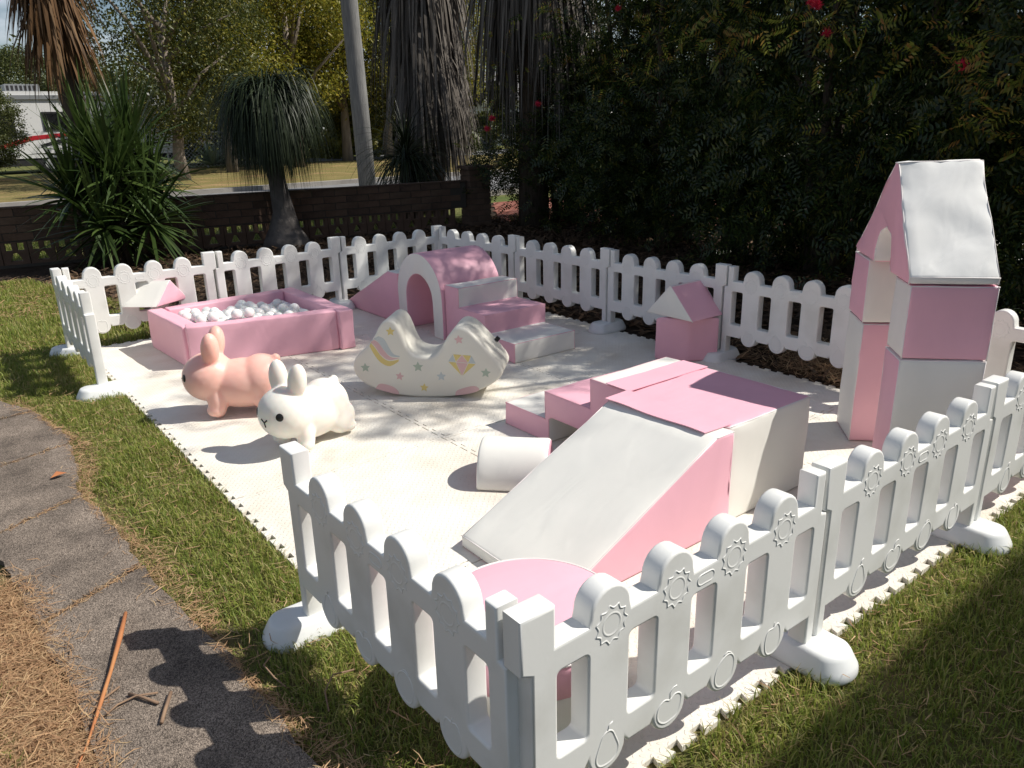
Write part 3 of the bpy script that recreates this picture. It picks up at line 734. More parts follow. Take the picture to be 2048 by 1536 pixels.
# --- hopper bunnies: one continuous body each
def ell(bm, c, r_, rot=None, sub=3):
    m_ = Matrix.Translation(c) @ (rot.to_matrix().to_4x4() if rot else Matrix.Identity(4)) @ Matrix.Diagonal((*r_, 1))
    bmesh.ops.create_icosphere(bm, subdivisions=sub, radius=1, matrix=m_)
def bunny_mesh(m):
    bm = bmesh.new()
    ell(bm, (-.045, 0, .135), (.205, .126, .124)); ell(bm, (.115, 0, .178), (.126, .134, .122)); ell(bm, (-.13, 0, .150), (.120, .125, .126))
    for s in (-1, 1):
        from mathutils import Euler
        ell(bm, (.078, s*.066, .33), (.043, .049, .084), Euler((R(-8)*s, R(-6), 0)))
        ell(bm, (.085, s*.05, .27), (.03, .034, .05))
        ell(bm, (.075, s*.080, .070), (.046, .044, .085)); ell(bm, (.085, s*.088, .030), (.044, .040, .034))
        ell(bm, (-.165, s*.07, .085), (.085, .052, .085)); ell(bm, (-.20, s*.075, .028), (.05, .042, .028))
    ell(bm, (-.205, 0, .248), (.025, .025, .027)); ell(bm, (-.195, 0, .225), (.016, .016, .03))
    me = bpy.data.meshes.new('body'); bm.to_mesh(me); bm.free()
    ob = bpy.data.objects.new('tmp', me); COL.objects.link(ob)
    a = ob.modifiers.new('r', 'REMESH'); a.mode = 'VOXEL'; a.voxel_size = .0058
    s_ = ob.modifiers.new('s', 'SMOOTH'); s_.iterations = 20; s_.factor = .5
    res = bpy.data.meshes.new_from_object(ob.evaluated_get(bpy.context.evaluated_depsgraph_get()))
    bpy.data.objects.remove(ob)
    res.materials.clear(); res.materials.append(m)
    for pl in res.polygons: pl.use_smooth = True
    zmin = min(v.co.z for v in res.vertices)
    res.transform(Matrix.Translation((0, 0, -zmin)))
    return res
def surf(me, d, c=(.115, 0, .178)):
    """point on the body surface from head centre along d"""
    from mathutils.bvhtree import BVHTree
    if not hasattr(surf, 't') or surf.m != me.name:
        surf.t = BVHTree.FromPolygons([v.co for v in me.vertices], [tuple(p.vertices) for p in me.polygons]); surf.m = me.name
    d = Vector(d).normalized(); h = surf.t.ray_cast(Vector(c)+d*.6, -d)
    return h[0], h[1]
def bunny(name, m, loc, ang, label, spots=False):
    root = tag(empty(name, (*loc, ZM), ang), label, 'ride-on toy')
    me = bunny_mesh(m); link('body', me, parent=root)
    for s in (-1, 1):
        p, n = surf(me, (.80, s*.65, .26)); g = Geo()
        t1 = n.orthogonal().normalized(); t2 = n.cross(t1)
        V = [p+n*.0035]+[p+n*.0022+(t1*math.cos(a)+t2*math.sin(a))*.0205*.7 for a in np.linspace(0, 2*math.pi, 20, endpoint=False)]+[p-n*.003+(t1*math.cos(a)+t2*math.sin(a))*.0205 for a in np.linspace(0, 2*math.pi, 20, endpoint=False)]
        F = [(0, 1+k, 1+(k+1) % 20) for k in range(20)]+[(1+k, 21+k, 21+(k+1) % 20, 1+(k+1) % 20) for k in range(20)]
        g.add(V, F); g.build('eye', [BLACK], parent=root, smooth=True)
    g = Geo()
    cpt = (1, 0, .0)
    def pth(a, b_): return [surf(me, Vector(a).lerp(Vector(b_), k/6))[0] for k in range(7)]
    for tgt in ((1, .16, .12), (1, -.16, .12), (1, 0, -.19)): g.tube(pth(cpt, tgt), .0038, 6)
    g.build('mouth', [BLACK], parent=root, smooth=True)
    return root
wb_ = bunny('hopper_bunny', BUNW, (.570, 2.318), math.atan2(-.297, -.955), 'white rubber hopper bunny with black eyes and a Y-shaped mouth')
wb_.scale = (.94, .96, .98)
pk_ = bunny('hopper_bunny', BUNP, (.476, 2.967), math.atan2(.5, -.866), 'salmon pink rubber hopper bunny seen from the side in front of the ball pit')
pk_.scale = (1.06, 1.06, 1.05)

# ------------------------------------------------------------------ grass and litter (uncountable stuff)
def in_poly(P, poly):
    x, y = P[:, 0], P[:, 1]; inside = np.zeros(len(P), bool); n = len(poly); j = n-1
    for i in range(n):
        xi, yi = poly[i]; xj, yj = poly[j]
        c = ((yi > y) != (yj > y)) & (x < (xj-xi)*(y-yi)/(yj-yi+1e-12)+xi); inside ^= c; j = i
    return inside
def fbm(P, s=1., seed=0):
    return np.array([noise.fractal(Vector((x*s+seed, y*s-seed, seed*.37)), 1., 2., 3) for x, y in P])
def blades(P, h, wd, lean, az=None):
    """curved blades: 5 verts, 3 triangles each"""
    n = len(P)
    a = RNG.uniform(0, 2*np.pi, n) if az is None else az
    dx, dy = np.cos(a), np.sin(a); sx, sy = -dy, dx
    wd = wd*RNG.uniform(.7, 1.3, n)
    b0 = np.column_stack([P[:, 0], P[:, 1], np.zeros(n)])
    side = np.column_stack([sx, sy, np.zeros(n)])*wd[:, None]
    m1 = b0+np.column_stack([dx*lean*h*.35, dy*lean*h*.35, h*.62*np.sqrt(np.clip(1-(lean*.45)**2, .15, 1))])
    tp = b0+np.column_stack([dx*lean*h, dy*lean*h, h*np.sqrt(np.clip(1-(lean*.85)**2, .05, 1))])
    V = np.stack([b0-side, b0+side, m1-side*.8, m1+side*.8, tp], 1).reshape(-1, 3)
    o = np.arange(n)[:, None]*5
    F = np.stack([o+np.array([[0, 1, 3]]), o+np.array([[0, 3, 2]]), o+np.array([[2, 3, 4]])], 1).reshape(-1, 3)
    return V, F
GRASSM = leafmat('grass_blade', [(.13, .19, .028), (.20, .27, .045), (.32, .35, .075), (.23, .29, .055), (.40, .38, .12), (.48, .40, .19)], .5, .45, .3)
STRAWM = leafmat('dry_straw', [(.42, .25, .14), (.55, .36, .20), (.33, .19, .11), (.60, .44, .25), (.48, .29, .17)], .7, .3, .2)
LITTERM = leafmat('leaf_litter', [(.05, .03, .02), (.10, .065, .04), (.16, .10, .06), (.07, .05, .035)], .8, .1, .2)

def scatter(poly, dens):
    p = np.array(poly); lo, hi = p.min(0), p.max(0); n = int(dens*np.prod(hi-lo))
    P = RNG.uniform(lo, hi, (n, 2)); return P[in_poly(P, poly)]
def off_mat(P, pad=.01):
    return P[~((P[:, 0] > .085-pad) & (P[:, 0] < 3.1+pad) & (P[:, 1] > -.012-pad) & (P[:, 1] < 4.89+pad))]
PX = lambda E, y: np.interp(y, [p[1] for p in E], [p[0] for p in E])
VV = []; FF = []; nb = 0
def push(V, F, store):
    VV_, FF_ = store; off = sum(len(v) for v in VV_); VV_.append(V); FF_.append(F+off)
G = ([], [])
# strip between path and mat
P = off_mat(scatter([(-.45, .0), (.2, -.05), (.2, .6), (.12, 5.0), (-.9, 5.0), (-.55, 4.0)], 17000))
e_ = PX(PATH_R, P[:, 1]); d = P[:, 0]-e_
keep = d > RNG.normal(.012, .03, len(P))+.03*np.sin(P[:, 1]*7)+.02*np.sin(P[:, 1]*19); P = P[keep]
f_ = fbm(P, 3.2, 1); h = RNG.uniform(.022, .055, len(P))*(1+.5*f_)*np.clip((P[:, 0]-PX(PATH_R, P[:, 1]))/.12, .45, 1)
push(*blades(P, h, .0017, RNG.uniform(.25, 1.05, len(P))), G)
# lawn in front of the mat
P = off_mat(scatter([(.0, -1.3), (3.9, -1.3), (3.9, .05), (.0, .05)], 15000))
f_ = fbm(P, 2.6, 5); h = RNG.uniform(.022, .06, len(P))*(1+.5*f_)
push(*blades(P, h, .0018, RNG.uniform(.2, 1.0, len(P))), G)
# back left lawn, thinner and lower
P = off_mat(scatter([(-2.6, 3.4), (-.75, 4.1), (.1, 4.6), (.55, 5.0), (.75, 6.0), (.2, 8.2), (-2.6, 8.9)], 5200))
P = P[P[:, 0] > PX(PATH_R, P[:, 1])+.02*0-.0*P[:, 1]] if True else P
f_ = fbm(P, 1.6, 9); h = RNG.uniform(.03, .07, len(P))*(1+.5*f_)
push(*blades(P, h, .003, RNG.uniform(.2, 1.0, len(P))), G)
# left of the path, beyond the straw
P = scatter([(-1.6, -.5), (-.75, -.5), (-.80, 2.9), (-1.6, 3.6)], 7000); P = P[P[:, 0] < PX(PATH_L, P[:, 1])-.12]
P = P[fbm(P, 2.5, 3) > .05]
push(*blades(P, RNG.uniform(.03, .06, len(P)), .002, RNG.uniform(.3, 1, len(P))), G)
# grass strip over the wall, seen through its openings
P = RNG.uniform([-3.5, 8.7], [6, 12], (34000, 2)); P = P[P[:, 1] > 9.98-(P[:, 0]+3)*.168]
push(*blades(P, RNG.uniform(.05, .11, len(P)), .006, RNG.uniform(.2, 1, len(P))), G)
o = link('grass', me_np('grass', np.concatenate(G[0]), np.concatenate(G[1]), GRASSM)); o['kind'] = 'stuff'; o['label'] = 'short green lawn grass beside the mat and path'; o['category'] = 'grass'
S = ([], [])
def litter(P, ln, wd, zmax, store, flat=.25):
    n = len(P); a = RNG.uniform(0, 2*np.pi, n); ln = ln*RNG.uniform(.5, 1.3, n); wd = wd*RNG.uniform(.6, 1.4, n)
    z = RNG.uniform(.002, zmax, n); dz = RNG.normal(0, flat, n)*ln*.5
    d = np.column_stack([np.cos(a)*ln/2, np.sin(a)*ln/2, dz*.5]); s = np.column_stack([-np.sin(a)*wd, np.cos(a)*wd, RNG.normal(0, .3, n)*wd])
    c = np.column_stack([P, z+np.abs(dz)*.5]); bow = np.column_stack([-np.sin(a), np.cos(a), np.zeros(n)])*(RNG.normal(0, .12, n)*ln)[:, None]
    V = np.stack([c-d-s*.6, c-d+s*.6, c+bow+s, c+bow-s, c+d], 1).reshape(-1, 3)
    o_ = np.arange(n)[:, None]*5
    F = np.stack([o_+np.array([[0, 1, 2]]), o_+np.array([[0, 2, 3]]), o_+np.array([[3, 2, 4]])], 1).reshape(-1, 3)
    push(V, F, store)
# straw left of the path
P = scatter([(-1.5, -.3), (-.35, -.3), (-.5, 2.1), (-1.5, 2.6)], 40000); q = P[:, 0]-PX(PATH_L, P[:, 1])
P = P[(q < RNG.normal(.02, .035, len(P))-.02) & (q > -.75) & (P[:, 1] < 1.85+RNG.normal(0, .06, len(P)))]
litter(P, .062, .0010, .035, S)
# fringe of dead grass along both path edges and over the joints
y_ = RNG.uniform(-.1, 4.4, 3600); P = np.column_stack([PX(PATH_R, y_)+RNG.normal(.02, .026, 3600)*(1+.8*np.sin(y_*5)), y_]); litter(off_mat(P), .05, .0010, .03, S)
P = scatter([(-.5, .1), (.07, .1), (.05, 4.6), (-.4, 4.4)], 700); litter(off_mat(P[P[:, 0] > PX(PATH_R, P[:, 1])]), .06, .0012, .05, S)
P = scatter([(.05, -1.2), (3.8, -1.2), (3.8, -.03), (.05, -.03)], 450); litter(off_mat(P), .06, .0012, .05, S)
P = np.column_stack([RNG.uniform(-2.5, .6, 7000), RNG.uniform(4.9, 8.3, 7000)]); litter(P[fbm(P, 1.2, 4) > .0], .1, .003, .03, S)
for i in range(1, 5):
    n = 420; u = RNG.uniform(0, 1, n); yy = seams[i]+(u-.5)*.17+RNG.normal(0, .012, n); xx = edge_at(PATH_L, seams[i])+u*(edge_at(PATH_R, seams[i])-edge_at(PATH_L, seams[i]))
    litter(np.column_stack([xx, yy]), .035, .0012, .026, S)
o = link('dry_grass', me_np('dry_grass', np.concatenate(S[0]), np.concatenate(S[1]), STRAWM)); o['kind'] = 'stuff'; o['label'] = 'dead straw coloured grass lying along the path edges'; o['category'] = 'dry grass'
S = ([], [])
P = RNG.uniform([3.15, -.5], [7.5, 9], (26000, 2)); litter(P, .09, .011, .03, S, .5)
P = RNG.uniform([0, 5.0], [6.5, 9], (14000, 2)); litter(P[P[:, 0] > .4+(P[:, 1]-5)*.05], .09, .010, .03, S, .5)
o = link('leaf_litter', me_np('leaf_litter', np.concatenate(S[0]), np.concatenate(S[1]), LITTERM)); o['kind'] = 'stuff'; o['label'] = 'dark leaf litter and bark under the hedge'; o['category'] = 'leaf litter'
# sunlit straw patch beside the fence
S = ([], []); P = RNG.normal([3.45, 1.05], [.28, .42], (5000, 2)); litter(P[P[:, 0] > 3.12], .11, .002, .05, S, .4)
o = link('bark_straw', me_np('bark_straw', np.concatenate(S[0]), np.concatenate(S[1]), STRAWM)); o['kind'] = 'stuff'; o['label'] = 'pale sunlit straw on the bare soil beyond the right fence'; o['category'] = 'straw'
# sticks and fallen stalks on the path
BARK1 = mat('orange_stalk', (.36, .12, .05), .7, .3, col2=(.46, .22, .09), nscale=12); TWIG = mat('dry_twig', (.30, .20, .13), .8, .2, col2=(.20, .13, .09), nscale=14)
def stick(name, pts, r_, m, lab):
    g = Geo(); g.tube([(x, y, z) for x, y, z in pts], r_, 6)
    return tag(g.build(name, [m], smooth=True), lab, 'stick')
stick('dead_stalk', [(-.432, 1.395, .034), (-.475, 1.27, .038), (-.53, 1.13, .034), (-.575, 1.02, .035), (-.635, .88, .032), (-.70, .76, .03)], [.0055, .0075, .005, .0055, .003, .0015], BARK1, 'long orange dead palm stalk lying across the concrete path')
stick('twig', [(-.452, .965, .030), (-.50, .985, .033), (-.545, .985, .03), (-.575, .965, .03)], .0028, TWIG, 'pale curved twig on the path below the orange stalk')
stick('twig', [(-.512, 1.01, .03), (-.485, .965, .031), (-.462, .925, .029)], .004, TWIG, 'short brown twig crossing the pale curved twig')
stick('twig', [(-.425, .945, .03), (-.455, .885, .032), (-.475, .845, .03)], .005, TWIG, 'thick grey twig next to the fence shadow')
stick('twig', [(-.525, 1.055, .03), (-.57, 1.03, .031), (-.61, .995, .03)], .003, TWIG, 'thin straw coloured twig at the path edge')
stick('twig', [(-.175, .89, .05), (-.205, .86, .055), (-.20, .80, .05), (-.185, .765, .035)], .0022, TWIG, 'thin bent twig in the fence shadow')
stick('twig', [(-.02, .70, .045), (-.08, .70, .06), (-.12, .665, .05), (-.135, .615, .03)], .0022, TWIG, 'thin bent twig by the near fence panel')
g = Geo(); g.add([(-.03, -.012, 0), (0, -.02, .008), (.035, 0, .002), (0, .02, .012)], [(0, 1, 2), (0, 2, 3)])
tag(g.build('fallen_leaf', [BARK1], loc=(-.415, 2.66, .034)), 'single brown curled leaf lying on the path', 'leaf')

def bearing(u, dist, v=250):
    d_ = _f+(u-1024)/FPX*_r-(v-768)/FPX*_u; d_ = d_[:2]/np.linalg.norm(d_[:2]); return CAM[:2]+d_*dist
# ------------------------------------------------------------------ brick wall with pierced blocks
BR = [mat('brick_brown', (.115, .072, .050), .9, .2, col2=(.16, .10, .07), nscale=9, bump=.5, bscale=40, bdist=.006),
      mat('brick_dark', (.085, .055, .042), .9, .2, col2=(.13, .085, .06), nscale=9, bump=.5, bscale=40, bdist=.006),
      mat('brick_tan', (.15, .10, .07), .9, .2, col2=(.11, .07, .05), nscale=9, bump=.5, bscale=40, bdist=.006)]
MORT = mat('mortar', (.085, .072, .06), .95, .1)
WA = np.array([-2.2, 9.78]); WB = np.array([5.72, 8.42]); wd_ = (WB-WA); WL = np.linalg.norm(wd_); wd_ /= WL; WANG = math.atan2(wd_[1], wd_[0])
wall = tag(empty('brick_wall', (WA[0], WA[1], 0), WANG), 'low brown brick garden wall with a row of pierced blocks along its foot', 'wall')
bw, bh = .300, .088
bgeo = Geo().box(-(bw-.012)/2, (bw-.012)/2, -.055, .055, 0, bh-.010)
bms = [bgeo.mesh('brick', [m]) for m in BR]
PZ = .285     # top of pierced row
nc = 4
for c_ in range(nc):
    z = PZ+.012+c_*bh
    nx = int(WL/bw)
    for i in range(nx):
        x = (i+.5+(c_ % 2)*.5)*bw
        if x > WL-.05: continue
        o = link('brick', random.choice(bms), parent=wall, loc=(x, random.uniform(-.003, .003), z))
Geo().box(0, WL, -.044, .044, PZ-.004, PZ+nc*bh-.004).build('mortar', [MORT], parent=wall)
cap = Geo().box(0, WL, -.062, .062, PZ+nc*bh+.004, PZ+nc*bh+.022); cap.build('coping', [BR[1]], parent=wall)
# pierced block: two upright slots over one arched opening
pu = .262
def rr(x0, x1, z0, z1): return [(x0, z0), (x0, z1), (x1, z1), (x1, z0)]
hole3 = [(pu*.5-.062, .065), (pu*.5-.018, .160), (pu*.5+.018, .160), (pu*.5+.062, .065)]
PB_ = curve_mesh('pierced_block', [[(.003, .03), (pu-.003, .03), (pu-.003, PZ-.006), (.003, PZ-.006)], rr(.040, .104, .180, .268), rr(pu-.104, pu-.040, .180, .268), hole3], .05, .003, BR[0], 0)
PB_.transform(Matrix.Rotation(R(90), 4, 'X'))
for i in range(int(WL/pu)):
    link('pierced_block', PB_, parent=wall, loc=(i*pu, 0, 0))
Geo().box(0, WL, -.07, .07, -.02, .032).build('footing', [MORT], parent=wall)
# pillar at the wall's right end
pil = tag(empty('brick_pillar', (5.90, 8.40, 0), WANG), 'dark square brick pillar ending the wall by the driveway', 'pillar')
pb = Geo().box(-.112, .112, -.056, .056, 0, .070); pbm = [pb.mesh('brick_half', [m]) for m in BR]
Geo().box(-.15, .15, -.15, .15, 0, .80).build('mortar', [MORT], parent=pil)
for c_ in range(10):
    for k in range(4):
        a = k*math.pi/2+(0 if c_ % 2 else 0)
        o = link('brick', random.choice(pbm), parent=pil, loc=(math.cos(a)*.105-math.sin(a)*.05*(1 if c_ % 2 else -1), math.sin(a)*.105+math.cos(a)*.05*(1 if c_ % 2 else -1), .01+c_*.079)); o.rotation_euler = (0, 0, a+math.pi/2)
Geo().box(-.19, .19, -.19, .19, .805, .85).build('coping', [BR[1]], parent=pil)

# ------------------------------------------------------------------ plants
def leafmesh(name, B, D, Nn, ln, wd, m, fold=.25):
    """diamond leaves: base B, direction D, normal Nn"""
    D = D/np.linalg.norm(D, axis=1)[:, None]; S_ = np.cross(D, Nn); S_ /= (np.linalg.norm(S_, axis=1)[:, None]+1e-9); U = np.cross(S_, D)
    n = len(B); ln = np.broadcast_to(ln, (n,))[:, None]; wd = np.broadcast_to(wd, (n,))[:, None]
    a = B; l = B+D*ln*.45-S_*wd*.5+U*wd*fold; r_ = B+D*ln*.45+S_*wd*.5+U*wd*fold; tpt = B+D*ln
    V = np.stack([a, r_, tpt, l], 1).reshape(-1, 3); o_ = np.arange(n)[:, None]*4
    F = np.stack([o_+np.array([[0, 1, 2]]), o_+np.array([[0, 2, 3]])], 1).reshape(-1, 3)
    return me_np(name, V, F, m)
def unit(n): v = RNG.normal(size=(n, 3)); return v/np.linalg.norm(v, axis=1)[:, None]
def crown_points(n_cl, per, zr, rfun, spread, hollow=.55):
    C = []
    while len(C) < n_cl:
        z = RNG.uniform(*zr); rad = rfun(z); a = RNG.uniform(0, 2*np.pi); q = rad*math.sqrt(RNG.uniform(hollow**2, 1))
        C.append((q*math.cos(a), q*math.sin(a), z))
    C = np.array(C); P = np.repeat(C, per, 0)+RNG.normal(0, spread, (n_cl*per, 3))*np.array([1, 1, .75])
    return C, P
def sprigs(P, K, axis_len, ll, lw, droop=.5):
    """pinnate sprigs at points P"""
    n = len(P); d = unit(n); d[:, 2] = d[:, 2]*.5-droop*RNG.uniform(.2, 1, n); d /= np.linalg.norm(d, axis=1)[:, None]
    up = np.cross(d, unit(n)); up /= np.linalg.norm(up, axis=1)[:, None]; sd_ = np.cross(d, up)
    Bs, Ds, Ns = [], [], []
    for k in range(K):
        t_ = (k//2+.5)/(K/2); sg = 1 if k % 2 else -1
        Bs.append(P+d*(t_*axis_len)[:, None] if np.ndim(axis_len) else P+d*t_*axis_len); Ds.append(sd_*sg*.85+d*.5); Ns.append(up)
    return np.concatenate(Bs), np.concatenate(Ds), np.concatenate(Ns)
HEDGE = leafmat('hedge_leaf', [(.014, .028, .008), (.026, .05, .012), (.045, .075, .018), (.024, .045, .012), (.08, .11, .025), (.16, .15, .03)], .30, .45, .5)
HEDGE2 = leafmat('hedge_sunlit_new_leaf', [(.20, .28, .045), (.28, .30, .05), (.42, .20, .06), (.24, .30, .05), (.36, .36, .07)], .4, .5)  # young leaf tints raised so they read as lit by the sun
BARK = mat('grey_bark', (.075, .058, .045), .95, .1, col2=(.14, .11, .085), nscale=6, stretch=(6, 6, 1), bump=.7, bscale=12, bdist=.02)
FLOW = leafmat('red_flower', [(.70, .02, .07), (.80, .06, .14), (.60, .02, .05)], .6, .3)
def stems(n, h, spread, r0):
    g = Geo()
    for i in range(n):
        a = 2*math.pi*i/n+random.uniform(-.4, .4); b0 = .16; P = []
        for k in range(7):
            t_ = k/6; rr_ = b0+spread*t_**1.3; P.append((math.cos(a+.3*math.sin(t_*3+i))*rr_, math.sin(a+.3*math.sin(t_*3+i))*rr_, h*t_))
        g.tube(P, [r0*(1-.75*k/6) for k in range(7)], 7)
        for j in range(3):
            q = Vector(P[2+j]); e_ = q+Vector((random.uniform(-.7, .7), random.uniform(-.7, .7), random.uniform(.3, .9)))*.8
            g.tube([q, (q+e_)/2+Vector((0, 0, .06)), e_], [r0*.35, r0*.25, r0*.1], 5)
    return g
def flower_mesh():
    d = unit(320); d[:, 2] += .3; B = unit(320)*.012; N = unit(320); return leafmesh('flower', B, d, N, RNG.uniform(.02, .05, 320), .0032, FLOW, 0)
FLM = flower_mesh()
hp = []
for var in range(2):
    h = 5.0; rf = lambda z: (.95+.35*math.sin(z*1.9+var*2))*(1 if z < 3.6 else max(.35, 1-(z-3.6)/1.9))*(.75 if z < .7 else 1)
    C, P = crown_points(250, 19, (.25, h), rf, .19, .25)
    P = P[RNG.uniform(0, 1, len(P)) > np.clip((P[:, 2]-2.4)/3.2, 0, .72)]
    P = np.concatenate([P, crown_points(75, 22, (.25, 2.3), rf, .2, .2)[1]])
    Bq, Dq, Nq = sprigs(P, 10, .17, 0, 0, .6)
    hp.append((leafmesh('crown', Bq, Dq, Nq, RNG.uniform(.04, .075, len(Bq)), RNG.uniform(.016, .026, len(Bq)), HEDGE), stems(6, 3.6, .55, .055).mesh('stem', [BARK], True)))
    C2, P2 = crown_points(30, 7, (1.4, h), lambda z: rf(z)*1.12, .13, .85)
    Bq, Dq, Nq = sprigs(P2, 12, .19, 0, 0, .4)
    hp[-1] += (leafmesh('sunlit_new_growth', Bq, Dq, Nq, RNG.uniform(.045, .065, len(Bq)), RNG.uniform(.014, .02, len(Bq)), HEDGE2),)
# (x, y, variant, height scale, width scale, turn, label)
HED = [(5.45, .55, 0, 1.22, 1.0, .3, 'dark leafy hedge shrub at the right picture edge behind the tall tower'),
       (5.75, 1.75, 1, 1.24, 1.05, 2.1, 'dark leafy hedge shrub directly behind the tower roof'),
       (6.05, 2.95, 0, 1.28, 1.05, 4.0, 'dark leafy hedge shrub with several bare stems, left of the tower'),
       (6.35, 4.15, 1, 1.22, 1.05, .9, 'dark leafy hedge shrub behind the little pink house'),
       (6.65, 5.35, 0, 1.15, 1.05, 5.2, 'dark leafy hedge shrub behind the middle of the right fence'),
       (6.95, 6.6, 1, 1.02, 1.05, 3.3, 'dark leafy hedge shrub behind the tunnel stairs'),
       (7.15, 7.85, 0, .86, 1.0, 1.6, 'dark leafy hedge shrub at the driveway end with a drooping branch')]
# flowers: world points near the hedge face
FLO = [(974, 258, 5), (984, 237, 5), (1236, 17, 4), (1622, 4, 2), (1634, 10, 2), (1654, 66, 2), (1076, 208, 5), (1924, 132, 1)]
def ray(u, v): return _f+(u-1024)/FPX*_r-(v-768)/FPX*_u
hroots = []
for x, y, var, hs, ws, rz, lab in HED:
    root = tag(empty('hedge_shrub', (x, y, 0), rz), lab, 'shrub', 'shrubs of the dark hedge along the driveway'); root.scale = (ws, ws, hs)
    link('crown', hp[var][0], parent=root); link('stem', hp[var][1], parent=root); link('sunlit_new_growth', hp[var][2], parent=root)
    hroots.append(root)
bpy.context.view_layer.update()
for u, v, hi in FLO:
    root = hroots[hi]; dd = ray(u, v); o_ = np.array(root.location)[:2]-CAM[:2]
    t_ = (np.dot(o_, dd[:2])/np.dot(dd[:2], dd[:2]))-1.15; wpt = CAM+dd*t_
    lc = root.matrix_world.inverted() @ Vector(wpt)
    fl = link('flower', FLM, parent=root, loc=lc); fs_ = random.uniform(.8, 1.25); fl.scale = (fs_, fs_, fs_/root.scale[2])
# sprays of new leaves, brightened to stand in for sunlit foliage on the hedge
SPR = [(2000, 190, 1, 26), (1965, 140, 1, 18), (2030, 235, 1, 18), (1330, 30, 4, 16), (1290, 90, 4, 12), (1390, 60, 3, 16), (1640, 60, 2, 14), (1595, 25, 2, 14), (1190, 110, 5, 14), (1110, 40, 5, 12), (960, 110, 6, 12), (1020, 160, 6, 10), (1450, 120, 3, 14), (1850, 90, 1, 10), (1760, 40, 2, 12), (1480, 20, 3, 14), (1250, 150, 4, 8), (985, 280, 6, 8), (1530, 240, 3, 8), (1700, 250, 2, 6)]
for u, v, hi, n in SPR:
    root = hroots[hi]; dd = ray(u, v); o_ = np.array(root.location)[:2]-CAM[:2]
    t_ = (np.dot(o_, dd[:2])/np.dot(dd[:2], dd[:2]))-1.12; wpt = CAM+dd*t_
    P = np.array(wpt)+RNG.normal(0, .16, (n, 3)); Bq, Dq, Nq = sprigs(P, 12, .16, 0, 0, .5)
    im = np.array(root.matrix_world.inverted()); Bl = Bq @ im[:3, :3].T+im[:3, 3]; Dl = Dq @ im[:3, :3].T
    link('leaf_spray', leafmesh('leaf_spray', Bl, Dl, Nq, RNG.uniform(.034, .055, len(Bl)), .014, HEDGE2), parent=root, kind='stuff')
# low understorey shrubs that close the hedge foot
def low_shrub(name, loc, r_, h, n, lab, m=HEDGE, grp=None, ll=.07):
    root = tag(empty(name, (*loc, 0)), lab, 'shrub', grp)
    C, P = crown_points(n, 26, (.08, h), lambda z: r_*math.sqrt(max(.05, 1-(z/h)**2*.8)), .13, .2)
    Bq, Dq, Nq = sprigs(P, 8, .15, 0, 0, .4)
    link('crown', leafmesh('crown', Bq, Dq, Nq, ll*RNG.uniform(.8, 1.2, len(Bq)), ll*.36, m), parent=root)
    g = stems(4, h*.8, r_*.5, .02); g.build('stem', [BARK], parent=root, smooth=True)
    return root
low_shrub('low_shrub', (6.45, 1.3), .7, 1.5, 46, 'low dark shrub filling the hedge foot right of the tower')
low_shrub('low_shrub', (6.6, 3.4), .65, 1.3, 40, 'low dark shrub filling the hedge foot behind the right fence')
low_shrub('low_shrub', (7.1, 5.9), .7, 1.6, 46, 'low dark shrub filling the hedge foot behind the stairs')

def straps(n, base, len_, wd, up, droop, seg=6, m=None, name='leaves', az=None, taper=True, twist=0, vary=.25):
    """arching strap leaves from a point/points: quads strips"""
    base = np.broadcast_to(np.array(base, float), (n, 3)); a = RNG.uniform(0, 2*np.pi, n) if az is None else az
    ln = len_*RNG.uniform(1-vary, 1+vary, n); el = np.broadcast_to(up, (n,)) if np.ndim(up) else np.full(n, up)
    d = np.column_stack([np.cos(a)*np.cos(el), np.sin(a)*np.cos(el), np.sin(el)]); side = np.column_stack([-np.sin(a), np.cos(a), np.zeros(n)])
    side = side+np.column_stack([np.zeros(n), np.zeros(n), RNG.normal(0, .3+twist, n)]); side /= np.linalg.norm(side, axis=1)[:, None]
    p = base.copy(); rings = []; cur = d.copy(); dr = np.broadcast_to(droop, (n,))
    for k in range(seg+1):
        t_ = k/seg; wk = wd*(1-t_**2.2 if taper else 1)*(.55+.45*min(1, t_*4)) if taper else wd
        rings.append((p-side*wk*.5, p+side*wk*.5))
        cur = cur+np.column_stack([np.zeros(n), np.zeros(n), -dr/seg]); cur /= np.linalg.norm(cur, axis=1)[:, None]
        p = p+cur*(ln/seg)[:, None]
    V = np.stack([q for pr in rings for q in pr], 1).reshape(-1, 3); kk = 2*(seg+1); o_ = np.arange(n)[:, None]*kk
    F = np.concatenate([o_+np.array([[2*k, 2*k+1, 2*k+3, 2*k+2]]) for k in range(seg)], 0)
    return V, F
def joinVF(L_):
    Vs, Fs, o_ = [], [], 0
    for V, F in L_: Vs.append(V); Fs.append(F+o_); o_ += len(V)
    return np.concatenate(Vs), np.concatenate(Fs)
YUC = leafmat('yucca_leaf', [(.025, .05, .012), (.045, .08, .018), (.07, .11, .025), (.035, .06, .016)], .4, .25, .5)
DEADL = leafmat('dead_leaf', [(.12, .065, .03), (.20, .11, .05), (.08, .05, .03), (.26, .16, .08)], .75, .2, .2)
PONY = leafmat('ponytail_leaf', [(.012, .022, .008), (.022, .036, .012), (.035, .05, .018)], .5, .25, .4)
DEADF = leafmat('grey_frond', [(.13, .115, .10), (.19, .17, .15), (.09, .078, .068), (.24, .215, .19)], .85, .15, .2)
